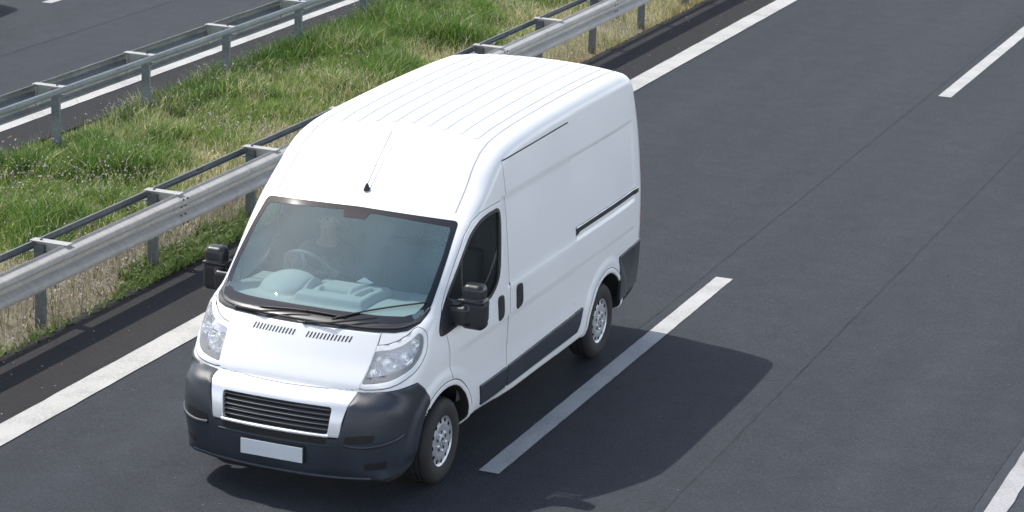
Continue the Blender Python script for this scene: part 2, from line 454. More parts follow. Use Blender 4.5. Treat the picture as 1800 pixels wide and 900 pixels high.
def vnoise(x, y, s, seed):
    """smooth value noise in numpy"""
    r = np.random.default_rng(seed).random((64, 64))
    u = x/s; v = y/s; i = np.floor(u).astype(int); j = np.floor(v).astype(int); u = u-i; v = v-j
    u = u*u*(3-2*u); v = v*v*(3-2*v)
    g = lambda a, b: r[(i+a) % 64, (j+b) % 64]
    return (g(0,0)*(1-u)+g(1,0)*u)*(1-v)+(g(0,1)*(1-u)+g(1,1)*u)*v
def fbm(x, y, s, seed): return (vnoise(x, y, s, seed)+.5*vnoise(x, y, s/2, seed+1)+.25*vnoise(x, y, s/4, seed+2))/1.75

ASPH = asphalt('asphalt', (.0285, .0322, .0392), (.0495, .0548, .0650))
ASPH_EDGE = asphalt('asphalt_shoulder', (.0172, .0168, .0180), (.0320, .0310, .0322))
ASPH_PALE = asphalt('asphalt_outer', (.036, .041, .049), (.062, .069, .080))
PAINT_EDGE = road_paint('edge_line_paint', (.52, .515, .49), .37)
PAINT_LANE = road_paint('lane_line_paint', (.50, .50, .485), .37)

# earth under everything, out to the horizon
m, nt, b = material('earth')
n1 = noise(nt, .05, 6, .6, pos(nt)); n2 = noise(nt, 6., 5, .7, pos(nt))
c = ramp(nt, n1, [(.3, (.09, .10, .045)), (.55, (.15, .14, .08)), (.75, (.21, .18, .12))])
link(nt, mix(nt, .5, c, ramp(nt, n2, [(.3, (.6, .6, .6)), (.7, (1.3, 1.3, 1.3))]), 'MULTIPLY'), b.inputs['Base Color']); b.inputs['Roughness'].default_value = .95
sheet('ground', -900, 900, -900, 1500, -.30, m)

# the verge between the carriageways: uneven soil
XN, XF = -3.64, -7.62          # asphalt edges either side of the verge
def verge_z(x, y):
    t = np.clip((XN-x)/(XN-XF), 0, 1)
    return -.11*(1-sstep(.05, .32, t))*sstep(0, .03, t)-.02-.10*sstep(.86, .96, t)+.10*np.sin(np.pi*t)**.8*(.45+.8*fbm(x+50, y+50, 2.2, 3))+.02*fbm(x+9, y+80, .5, 12)
nx, ny = 60, 700
gx = np.linspace(XN+.02, XF-.02, nx); gy = np.linspace(-14, 56, ny)
GX, GY = np.meshgrid(gx, gy, indexing='ij'); GZ = verge_z(GX, GY)
i0 = (np.arange(nx-1)[:, None]*ny+np.arange(ny-1)[None]).ravel()
m, nt, b = material('verge_soil')
n1 = noise(nt, 1.3, 6, .65, pos(nt)); n2 = noise(nt, 28., 5, .75, pos(nt)); n3 = noise(nt, 140., 2, .6, pos(nt))
c = ramp(nt, n1, [(.30, (.17, .145, .105)), (.5, (.30, .265, .205)), (.72, (.40, .365, .30))])
c = mix(nt, .75, c, ramp(nt, n2, [(.28, (.45, .44, .42)), (.6, (1.05, 1.05, 1.04)), (.8, (1.35, 1.34, 1.3))]), 'MULTIPLY')
link(nt, c, b.inputs['Base Color']); b.inputs['Roughness'].default_value = .95; bump(nt, b, math_(nt, 'ADD', n2, math_(nt, 'MULTIPLY', n3, .5)), .9, .03)
verge = np_mesh('verge_ground', np.stack([GX, GY, GZ], -1).reshape(-1, 3), np.stack([i0, i0+ny, i0+ny+1, i0+1], 1)[:, ::-1], m, smooth=True); tag(verge, kind='structure')

sheet('road', XN, 4.815, -60, 260, 0, ASPH, 1400, .012, 0)
sheet('shoulder', XN+.012, -2.75, -60, 260, .004, ASPH_EDGE, 1400, .010, .006)
sheet('hard_shoulder', 4.815, 11.5, -60, 260, .0005, ASPH_PALE)
sheet('far_road', -19.0, XF, -60, 260, 0, ASPH, 1400, 0, .014)
sheet('far_shoulder', -8.2, XF-.012, -60, 260, .004, ASPH_EDGE, 1400, .006, .012)
# ragged edge strips, darker than the asphalt
# broken side faces of the asphalt where it stands above the verge
def lip(x, mat):
    ys = np.linspace(-20, 60, 1601); j = rng.normal(0, .012, len(ys)); j2 = rng.normal(0, .03, len(ys))
    V = [(x+a, q, .006) for a, q in zip(j, ys)]+[(x+a+(.04 if x < -5 else -.04)+b*.5, q, -.17) for a, b, q in zip(j, j2, ys)]; n = len(ys)
    tag(mesh_obj('road_edge', V, [(i, i+1, n+i+1, n+i) for i in range(n-1)], mat), kind='structure')
m_edge = asphalt('dark_edge', (.012, .012, .012), (.028, .027, .025))
sheet('road_edge', XN-.055, XN+.030, -20, 60, .008, m_edge, 1600, .018, .008)
sheet('road_edge', XF-.03, XF+.012, -20, 60, .008, m_edge, 1600, .012, .010)
lip(XF+.010, m_edge); lip(XN-.05, m_edge)

EDGE = [(-2.739, -2.458), (-8.52, -8.24)]
sheet('edge_line', EDGE[0][0], EDGE[0][1], -60, 260, .008, PAINT_EDGE, 1600, .002, .002)
sheet('edge_line', EDGE[1][0], EDGE[1][1], -60, 260, .008, PAINT_EDGE, 1600, .004, .004)
sheet('edge_line', 4.910, 5.075, -60, 260, .008, road_paint('outer_line_paint', (.45, .45, .45), .40), 1600, .0035, .0035)
for k in range(-4, 10):        # broken line: six-metre bars, nine-metre gaps
    sheet('lane_line', 1.121, 1.292, .36+15.3*k, 6.34+15.3*k, .0045, PAINT_LANE, 60, .0012, .0012)
for k in range(-4, 10):
    sheet('lane_line', -12.19, -12.03, 15.2+15.3*k, 21.2+15.3*k, .0045, PAINT_LANE, 60, .0012, .0012)
# longitudinal joints between the paving strips
m_joint = asphalt('paving_joint', (.0275, .031, .0375), (.048, .053, .0625))
sheet('paving_joint', 1.000, 1.008, -60, 200, .0025, m_joint, 2600, .006, .006)
sheet('paving_joint', 2.700, 2.7065, -60, 200, .0025, m_joint, 2600, .006, .006)
sheet('paving_joint', 4.795, 4.822, -60, 200, .0035, m_joint, 2600, .006, .006)
sheet('paving_joint', -10.62, -10.60, -60, 200, .0025, m_joint, 2600, .006, .006)
# ================================================================ steel guardrails either side of the verge
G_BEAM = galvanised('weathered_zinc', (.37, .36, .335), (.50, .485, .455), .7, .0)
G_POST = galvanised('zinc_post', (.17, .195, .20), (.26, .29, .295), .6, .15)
G_POST_SHADE = galvanised('shaded_zinc_post', (.10, .115, .12), (.17, .19, .195), .6, .15)  # darker copy of the post zinc, near posts' shade put into the colour
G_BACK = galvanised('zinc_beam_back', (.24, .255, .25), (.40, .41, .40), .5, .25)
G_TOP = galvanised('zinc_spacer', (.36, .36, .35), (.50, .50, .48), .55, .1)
M_BOLT = simple('bolt_steel', (.10, .10, .10), .5, .7)

def wbeam_profile():
    # (u towards the traffic, z): a two-wave beam, 31 cm high
    return [(.268,.845),(.268,.832),(.290,.818),(.338,.800),(.348,.786),(.350,.765),(.346,.745),(.296,.716),(.270,.704),(.262,.680),(.270,.656),(.296,.644),(.346,.612),(.350,.592),(.348,.570),(.338,.556),(.290,.535),(.268,.523),(.268,.512)]

def guardrail(label, x_post, side, y0, n, step, seams, zb, cat='guardrail'):
    G_POST_, G_BEAM_ = (G_POST_SHADE, G_BEAM) if side > 0 else (G_POST, G_BACK)
    root = empty('guardrail', (x_post, y0, zb)); tag(root, label, cat, 'steel guardrails along the verge')
    P = catmull(wbeam_profile(), 3, False)
    if side < 0: P = np.stack([np.where((P[:, 1] > .63) & (P[:, 1] < .73), P[:, 0]-.014, P[:, 0]), P[:, 1]], 1)
    ya, yb = -9.0, (n-1)*step+3.0
    # beam lengths of 4 m, each lapping the next by a few millimetres of steel; eight bolts at every lap
    ends = [ya]+[s for s in seams if ya < s < yb]+[yb]
    bolt0 = None
    for i, (a, b) in enumerate(zip(ends[:-1], ends[1:])):
        a2 = a-(.16 if i else 0); off = .0035*(i % 2)
        outer = [(side*(u+off), z) for u, z in P]; inner = [(side*(u+off-.003), z) for u, z in P]
        beam = MB().extrude(outer+inner[::-1], a2, b).build('beam', G_BEAM_, root, auto=.5)
        if not i: continue
        for dy in (-.12, -.04):
            for u, z in ((.341, .797), (.318, .725), (.318, .635), (.342, .560)):
                if bolt0 is None: bolt0 = o = MB().lathe([(0, side*.009), (.012, side*.007), (.015, 0)], (0, 0, 0), 8, 'x').build('bolt', M_BOLT, beam)
                else: o = bolt0.copy(); COL.objects.link(o); o.parent = beam
                o.location = (side*(u+.004), a+dy, z)
    # rear tension strip: a shallow rounded C-section on the back of the posts
    c = [(-.058,.836),(-.076,.838),(-.090,.830),(-.095,.815),(-.095,.790),(-.090,.774),(-.076,.766),(-.058,.768),(-.058,.774),(-.075,.772),(-.085,.779),(-.089,.792),(-.089,.813),(-.085,.825),(-.075,.832),(-.058,.830)]
    strip = MB().extrude([(side*u, z) for u, z in c], ya, yb).build('rear_strip', G_POST_, root, auto=.9)
    for s in seams: MB().box(*sorted((side*-.0890, side*-.0870)), s+.93, s+1.07, .784, .822).build('joint_plate', M_BOLT, strip)
    post0 = spacer0 = None
    for k in range(-2, n):
        y = k*step
        if post0 is None:
            mb = MB(); t = .007
            # C-section post, open towards +y
            mb.extrude([(side*a, b) for a, b in ((-.052,-.05),(.052,-.05),(.052,-.015),(.045,-.015),(.045,-.043),(-.045,-.043),(-.045,-.015),(-.052,-.015))], 0, 1.0)
            V = [(v[0], v[2], -.25+v[1]*1.06) for v in mb.v]; mb.v = V
            post0 = mb.build('post', G_POST_, root); post0.location = (0, y, 0)
            mb = MB()
            mb.box(*sorted((side*-.094, side*.300)), -.050, .050, .8395, .846)
            mb.box(*sorted((side*-.058, side*.262)), -.004, .004, .70, .838)
            mb.box(*sorted((side*.245, side*.266)), -.045, .045, .60, .826)
            spacer0 = mb.build('spacer_bracket', G_TOP, root, bevel=.002); spacer0.location = (0, y, 0)
            mb = MB(); mb.box(*sorted((side*-.105, side*.06)), -.058, .058, .735, .742)
            f0 = mb.build('foot_plate', G_POST_, spacer0)
            b0 = MB().lathe([(0, .014), (.013, .012), (.015, 0)], (side*.0, 0, .846), 8, 'z').build('bolt', M_BOLT, spacer0)
        else:
            o = post0.copy(); COL.objects.link(o); o.parent = root; o.location = (0, y, 0)
            o = spacer0.copy(); COL.objects.link(o); o.parent = root; o.location = (0, y, 0)
            for w_ in (f0, b0): q = w_.copy(); COL.objects.link(q); q.parent = o
    return root
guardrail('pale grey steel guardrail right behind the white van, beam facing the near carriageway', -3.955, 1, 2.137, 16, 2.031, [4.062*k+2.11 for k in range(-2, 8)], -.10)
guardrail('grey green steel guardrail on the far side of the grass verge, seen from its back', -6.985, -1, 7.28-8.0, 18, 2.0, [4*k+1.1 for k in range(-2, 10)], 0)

# ================================================================ the verge's plants
FOL = foliage('leaf_blades')
def blades(name, x, y, h, w, lean, tone, kind='stuff', az=None, bend=.5):
    """one curved grass blade per entry: 3 quads-wide strip of 5 vertices"""
    n = len(x); z = verge_z(x, y)-.01
    az = rng.uniform(0, 2*np.pi, n) if az is None else az
    dx, dy = np.cos(az), np.sin(az); la = rng.uniform(0, 2*np.pi, n); lx, ly = np.cos(la)*lean*h, np.sin(la)*lean*h
    V = np.empty((n, 5, 3)); W = w/2
    V[:, 0] = np.stack([x-dx*W, y-dy*W, z], 1); V[:, 1] = np.stack([x+dx*W, y+dy*W, z], 1)
    mx, my, mz = x+lx*(1-bend)*.6, y+ly*(1-bend)*.6, z+h*.6
    V[:, 2] = np.stack([mx+dx*W*.85, my+dy*W*.85, mz], 1); V[:, 3] = np.stack([mx-dx*W*.85, my-dy*W*.85, mz], 1)
    V[:, 4] = np.stack([x+lx, y+ly, z+h*np.sqrt(np.maximum(1-.5*lean**2, .2))], 1)
    b = np.arange(n)[:, None]*5
    q = b+np.array([[0, 1, 2, 3]]); t = b+np.array([[3, 2, 4]])
    o = np_mesh(name, V.reshape(-1, 3), [q, t], FOL)
    at = o.data.color_attributes.new('tone', 'FLOAT_COLOR', 'POINT')
    c = np.repeat(np.concatenate([tone, np.ones((n, 1))], 1), 5, 0).reshape(n, 5, 4)
    at.data.foreach_set('color', c.astype(np.float32).ravel())
    tag(o, kind=kind); return o
def lerp(a, b, t): return np.asarray(a)*(1-t[:, None])+np.asarray(b)*t[:, None]
def scatter(n, x0, x1, y0, y1): return rng.uniform(x0, x1, n), rng.uniform(y0, y1, n)

def lushness(x, y):
    """1 in the tall green growth towards the far rail, 0 in the dry thin growth by the near one"""
    s = (XN-x)/(XN-XF)
    l = sstep(.16, .62, s+.55*(fbm(x+30, y+30, 1.7, 21)-.5))
    l = l*(.55+.6*fbm(x+70, y+10, 1.1, 31))
    return np.clip(l, 0, 1)
def bare(x, y):
    """bare stony soil behind the near rail at the front of the picture"""
    s = (XN-x)
    return (1-sstep(.75, 1.15, s+.5*(fbm(x+5, y+5, .9, 41)-.5)))*(1-sstep(7.6, 9.0, y))
GREEN_A, GREEN_B, GREEN_C = (.165, .245, .058), (.24, .31, .09), (.095, .180, .036)
STRAW_A, STRAW_B = (.44, .39, .22), (.58, .53, .34)

def grass(n, y0, y1, name='grass'):
    x, y = scatter(n, XF+.07, XN-.1, y0, y1)
    l = lushness(x, y); br = bare(x, y)
    keep = rng.random(n) < (.30+.70*l)*(1-.93*br)*(.6+.4*sstep(.3, .5, fbm(x, y, .35, 51)))
    x, y, l = x[keep], y[keep], l[keep]; k = len(x)
    edge = sstep(0, .5, x-XF)
    h = (.07+.25*l*(.5+.9*fbm(x+3, y+3, .6, 61)))*rng.uniform(.5, 1.25, k)*(.45+.55*edge)*(.7+.6*sstep(.42, .62, fbm(x+21, y+4, 1.0, 101)))
    t = rng.random(k)
    col = lerp(GREEN_A, GREEN_B, t); cl = sstep(.42, .62, fbm(x+21, y+4, 1.0, 101)); dark = rng.random(k) < .15+.6*cl; col[dark] = np.asarray(GREEN_C)
    yel = np.clip((1-l)*.95+rng.normal(0, .18, k)-.22-.25*sstep(.42, .62, fbm(x+21, y+4, 1.0, 101)), 0, 1)
    yel = np.maximum(yel, .7*sstep(15., 20., y)*(1-sstep(1.0, 1.9, XN-x)))
    isd = rng.random(k) < np.clip(yel*.9+.07+.35*sstep(.56, .70, fbm(x+60, y+33, .8, 111)), 0, .88)
    col[isd] = lerp(STRAW_A, STRAW_B, rng.random(k))[isd]
    col[~isd] = lerp((.20, .25, .07), (.34, .36, .14), rng.random(k))[~isd]*(yel[~isd][:, None])+col[~isd]*(1-yel[~isd][:, None])
    col *= rng.uniform(1.0, 1.8, (k, 1))
    w = rng.uniform(.006, .013, k)*(.8+.5*l)
    return blades(name, x, y, h, w, rng.uniform(.1, .9, k), np.clip(col, 0, 1))
grass(430000, -3, 26); grass(60000, 26, 55); grass(20000, -13, -3)

# dry straw tufts beside the near rail, further along, with green growing through
n = 16000; x, y = scatter(n, XN-1.0, XN-.02, 9.5, 32); kp = rng.random(n) < (.15+.85*sstep(.35, .6, fbm(x, y, .45, 71)))*(1-.5*sstep(.4, .9, XN-x)); x, y = x[kp], y[kp]; k = len(x)
orange = (1-sstep(.15, .45, XN-x+.3*(fbm(x+8, y, .6, 75)-.5)))[:, None]
c = lerp((.46, .40, .20), (.58, .54, .34), rng.random(k))*(1-orange)+lerp((.42, .26, .10), (.55, .40, .20), rng.random(k))*orange
g = (rng.random(k) < .38)[:, None]; c = np.where(g, lerp((.18, .25, .06), (.34, .38, .16), rng.random(k)), c)
blades('dry_grass', x, y, rng.uniform(.05, .26, k), rng.uniform(.004, .009, k), rng.uniform(.2, 1.1, k), c*rng.uniform(.6, 1.1, (k, 1)))
# leafy weeds along the shoulder's edge
n = 30000; x, y = scatter(n, XN-.55, XN+.02, -2, 9.5)
e = sstep(3.0, 4.2, y+.8*(fbm(x, y, .8, 81)-.5)); kp = rng.random(n) < (.10+.9*e)*(1-sstep(.12+.25*e, .22+.33*e, XN-x+.25*(fbm(x+2, y, .3, 82)-.5))); x, y = x[kp], y[kp]; k = len(x)
blades('weeds', x, y, rng.uniform(.05, .17, k), rng.uniform(.014, .034, k), rng.uniform(.3, 1.1, k), lerp((.12, .195, .045), (.21, .28, .095), rng.random(k))*rng.uniform(.7, 1.2, (k, 1)))
# small weeds and straw on the bare soil, tall thin stalks
n = 9000; x, y = scatter(n, XN-1.2, XN-.02, -4, 9); k = len(x)
g = rng.random(k) < .42
blades('soil_weeds', x, y, rng.uniform(.03, .15, k), rng.uniform(.004, .010, k), rng.uniform(.2, 1.2, k), np.where(g[:, None], lerp((.09, .15, .03), (.18, .20, .08), rng.random(k)), lerp((.30, .25, .15), (.48, .43, .32), rng.random(k))))
n = 900; x, y = scatter(n, XN-1.1, XN-.06, -4, 12); k = len(x)
blades('stalks', x, y, rng.uniform(.25, .55, k), rng.uniform(.004, .008, k), rng.uniform(.02, .28, k), lerp((.13, .16, .07), (.30, .27, .16), rng.random(k)), bend=.2)
n = 9000; x, y = scatter(n, XF+.3, XN-.3, -2, 28); kp = rng.random(n) < 1-.92*lushness(x, y); x, y = x[kp], y[kp]; k = len(x)
blades('seed_stalks', x, y, rng.uniform(.12, .42, k)*(.5+.6*lushness(x, y)), rng.uniform(.005, .010, k), rng.uniform(.1, .8, k), lerp((.50, .46, .30), (.68, .64, .48), rng.random(k)), bend=.3)
n = 700; x, y = scatter(n, XF+.05, XF+.9, 0, 30); k = len(x)
blades('stalks', x, y, rng.uniform(.3, .6, k), rng.uniform(.004, .007, k), rng.uniform(.02, .3, k), lerp((.10, .16, .05), (.22, .24, .12), rng.random(k)), bend=.2)

# lilac, pink and white wild flowers, in loose drifts
def flowers(n, name='wildflowers'):
    x, y = scatter(n, XF+.02, XN-.25, -1, 30)
    d = fbm(x+11, y+17, 1.3, 91); kp = rng.random(n) < sstep(.45, .68, d)*.9+.06; x, y = x[kp], y[kp]; k = len(x)
    l = lushness(x, y); z = verge_z(x, y)+(.07+.20*l)*rng.uniform(.7, 1.5, k); r = rng.uniform(.005, .0125, k)
    m_ = 6; a = np.arange(m_)*2*np.pi/m_
    nx_ = rng.normal(0, .5, k); ny_ = rng.normal(0, .5, k)
    V = np.empty((k, m_+1, 3)); V[:, 0] = np.stack([x, y, z-.004], 1)
    rr = r[:, None]*rng.uniform(.65, 1.2, (k, m_)); cx = np.cos(a)*rr; cy = np.sin(a)*rr
    V[:, 1:, 0] = x[:, None]+cx; V[:, 1:, 1] = y[:, None]+cy; V[:, 1:, 2] = z[:, None]+.006+cx*nx_[:, None]+cy*ny_[:, None]
    b = np.arange(k)[:, None]*(m_+1); T = np.concatenate([b+np.array([[0, 1+i, 1+(i+1) % m_]]) for i in range(m_)])
    pal = np.array([(.60, .44, .58), (.52, .36, .52), (.66, .60, .64), (.62, .46, .52), (.72, .70, .66)])
    col = pal[rng.integers(0, 5, k)]*rng.uniform(.75, 1.1, (k, 1))
    ye = rng.random(k) < .02; col[ye] = (.70, .55, .06)
    o = np_mesh(name, V.reshape(-1, 3), [T], FOL)
    at = o.data.color_attributes.new('tone', 'FLOAT_COLOR', 'POINT')
    at.data.foreach_set('color', np.repeat(np.concatenate([np.clip(col, 0, 1), np.ones((k, 1))], 1), m_+1, 0).astype(np.float32).ravel())
    tag(o, kind='stuff')
flowers(26000)
# loose stones and litter on the soil and shoulder
n = 1500; x, y = scatter(n, XN-1.0, -2.78, -3, 26); kp = rng.random(n) < np.where(x < XN, 1-.6*sstep(8, 9, y), .16); x, y = x[kp], y[kp]; k = len(x)
z = np.where(x < XN, verge_z(x, y), .004); r = rng.uniform(.004, .013, k)*np.where(x < XN, 1.3, .8)
oc = np.array([(1,0,0),(-1,0,0),(0,1,0),(0,-1,0),(0,0,1),(0,0,-1)], float)
V = oc[None]*r[:, None, None]*rng.uniform(.6, 1.3, (k, 6, 1)); V[..., 2] *= .6; V += np.stack([x, y, z+r*.3], 1)[:, None]
T = np.array([(0,2,4),(2,1,4),(1,3,4),(3,0,4),(2,0,5),(1,2,5),(3,1,5),(0,3,5)])
o = np_mesh('gravel', V.reshape(-1, 3), [(np.arange(k)[:, None, None]*6+T[None]).reshape(-1, 3)], simple('pale_stone', (.45, .43, .40), .9, var=.3, vscale=3.)); tag(o, kind='stuff')
# ================================================================ the white van
PAINT = simple('white_paint', (.755, .765, .77), .38, coat=.15, var=.012, vscale=1.5)
UNDER = simple('underbody', (.010, .010, .011), .9)
RUBBER = simple('black_rubber', (.014, .014, .016), .5, var=.2)
SLAT = simple('grille_slat', (.16, .165, .17), .4, var=.05)
SEAM = simple('panel_gap', (.07, .075, .08), .8)
PLASTIC = simple('grey_plastic', (.025, .032, .043), .42, var=.16, vscale=3., bumpk=.25, bscale=500.)
BLACK = simple('black_plastic', (.016, .017, .020), .38, var=.2, vscale=5.)
FRIT = simple('glass_border', (.012, .014, .020), .04, var=.02)
GAP = simple('recess_shade', (.006, .006, .007), .7)  # near-black: shade inside slots and pockets put into the colour
SILVER = simple('silver_trim', (.70, .71, .73), .34, .35, .5, var=.03)
CHROME = simple('reflector_chrome', (.80, .82, .84), .14, .9, var=.08, vscale=22.)
LAMPGREY = simple('lamp_bezel', (.88, .89, .90), .25, .5, var=.25, vscale=9.)
LINER = simple('cabin_trim', (.055, .06, .064), .8, var=.1)
DASH = simple('dashboard_grey', (.29, .315, .31), .9, var=.06, bumpk=.15)
DASHD = simple('dashboard_dark', (.05, .06, .065), .8)
WHEELG = simple('steering_wheel_grip', (.10, .105, .11), .5)
SEATM = simple('seat_cloth', (.035, .037, .042), .9, bumpk=.3)
PLATEM = simple('plate_blank', (.56, .60, .63), .45, var=.03)
TYRE = simple('tyre_rubber', (.016, .016, .017), .75, var=.25, vscale=14.)
COVER = simple('wheel_cover_silver', (.50, .52, .55), .38, .6, var=.10, vscale=8.)
TAIL = simple('tail_lamp_red', (.35, .02, .02), .15, coat=1.)
PAPER = simple('paper', (.85, .86, .86), .8, var=.02)

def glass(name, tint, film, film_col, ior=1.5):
    """clear pane: tinted transmission, mirror reflection by Fresnel and a diffuse film: dust haze plus sky reflection put into the colour"""
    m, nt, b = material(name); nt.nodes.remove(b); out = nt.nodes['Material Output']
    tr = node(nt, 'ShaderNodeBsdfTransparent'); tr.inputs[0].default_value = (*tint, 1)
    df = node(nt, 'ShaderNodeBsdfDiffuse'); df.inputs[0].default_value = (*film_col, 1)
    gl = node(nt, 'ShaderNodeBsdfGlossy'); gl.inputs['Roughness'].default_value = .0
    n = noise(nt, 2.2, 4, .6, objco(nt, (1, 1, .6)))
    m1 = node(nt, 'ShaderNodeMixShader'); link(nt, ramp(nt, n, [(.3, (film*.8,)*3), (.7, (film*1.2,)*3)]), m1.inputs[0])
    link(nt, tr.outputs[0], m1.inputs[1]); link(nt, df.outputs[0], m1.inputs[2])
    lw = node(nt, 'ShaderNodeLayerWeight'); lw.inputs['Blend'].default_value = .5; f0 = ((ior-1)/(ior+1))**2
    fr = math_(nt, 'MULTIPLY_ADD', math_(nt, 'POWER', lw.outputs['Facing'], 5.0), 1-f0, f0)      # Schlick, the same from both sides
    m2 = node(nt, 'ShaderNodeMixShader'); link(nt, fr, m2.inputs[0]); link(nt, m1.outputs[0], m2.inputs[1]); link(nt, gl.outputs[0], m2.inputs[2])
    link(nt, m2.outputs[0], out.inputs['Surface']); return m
WINDSCREEN = glass('windscreen_glass', (.80, .93, .93), .165, (.32, .53, .62), 1.5)  # teal film colour stands in for the sky's reflection on the pane
SIDEGLASS = glass('side_glass', (.55, .62, .60), .02, (.3, .35, .36))
LENS = glass('lamp_lens', (.95, .96, .97), .24, (.92, .94, .96))  # white film colour paints the reflected sky over the lamp

# ---- frames: (a, b) outline coordinates laid on the body along a direction
R2 = math.sqrt(.5)
FRAMES = {'side': ((-1, 0, 0), lambda a, b: np.stack([np.full_like(a, 1.5), a, b], 1), 1.5),
          'front': ((0, 1, 0), lambda a, b: np.stack([a, np.full_like(a, -1.6), b], 1), 1.6),
          'diag': ((-R2, R2, 0), lambda a, b: np.stack([a*R2+1.2, a*R2-1.2, b], 1), 1.2),
          'top': ((0, 0, -1), lambda a, b: np.stack([a, b, np.full_like(a, 3.0)], 1), 3.0)}
def put(frame, AB, off, fn=None):
    """lay outline points on the body at a height off above its surface"""
    D, o, _ = FRAMES[frame]; AB = np.asarray(AB, float).reshape(-1, 2)
    P = o(AB[:, 0], AB[:, 1]); Dv = np.tile(np.array(D, float), (len(P), 1)); fn = fn or F0
    offs = np.broadcast_to(np.asarray(off, float), (len(P),))
    for _ in range(70): P = P+Dv*((fn(P)-offs)*.75)[:, None]
    return P
def normals_at(P, fn=None, e=.011):
    g = grad(fn or F0, P, e); return g/np.linalg.norm(g, axis=1, keepdims=True)
def resample(poly, step, closed=True):
    P = np.asarray(poly, float); out = []
    n = len(P)
    for i in range(n if closed else n-1):
        a, b = P[i], P[(i+1) % n]; k = max(1, int(math.ceil(np.linalg.norm(b-a)/step)))
        out += [a+(b-a)*t/k for t in range(k)]
    if not closed: out.append(P[-1])
    return np.array(out)
def inside(poly, Q):
    P = np.asarray(poly); x, y = Q[:, 0], Q[:, 1]; r = np.zeros(len(Q), bool)
    for a, b in zip(P, np.roll(P, -1, 0)):
        c = (a[1] > y) != (b[1] > y)
        r ^= c & (x < (b[0]-a[0])*(y-a[1])/(b[1]-a[1]+1e-30)+a[0])
    return r
def dist_to(poly, Q):
    P = np.asarray(poly); d = np.full(len(Q), 1e9)
    for a, b in zip(P, np.roll(P, -1, 0)):
        ab = b-a; L = ab@ab+1e-12; t = np.clip(((Q-a)@ab)/L, 0, 1)
        d = np.minimum(d, np.linalg.norm(Q-a-t[:, None]*ab, axis=1))
    return d
def rounded(poly, r, n=4):
    """round the corners of a polygon"""
    P = np.asarray(poly, float); out = []; m = len(P)
    rr = r if isinstance(r, (list, tuple)) else [r]*m
    for i in range(m):
        a, b, c = P[i-1], P[i], P[(i+1) % m]; la, lc = np.linalg.norm(a-b), np.linalg.norm(c-b); q = min(rr[i], .48*la, .48*lc)
        if q <= 1e-6: out.append(b); continue
        s, e = b+(a-b)/la*q, b+(c-b)/lc*q
        for t in np.linspace(0, 1, n+1): out.append((1-t)**2*s+2*t*(1-t)*b+t*t*e)
    return np.array(out)
def area2(P): x, y = P[:, 0], P[:, 1]; return .5*np.sum(x*np.roll(y, -1)-y*np.roll(x, -1))
def grow(poly, d):
    """offset a closed outline outwards (d > 0) or inwards"""
    P = np.asarray(poly, float)
    if area2(P) < 0: P = P[::-1]
    t = np.roll(P, -1, 0)-P; t /= np.linalg.norm(t, axis=1, keepdims=True)+1e-12
    n = np.stack([t[:, 1], -t[:, 0]], 1); m = n+np.roll(n, 1, 0); l = np.linalg.norm(m, axis=1, keepdims=True); m = m/np.maximum(l, 1e-6)
    c = np.maximum((m*n).sum(1, keepdims=True), .5)
    return P+m*d/c

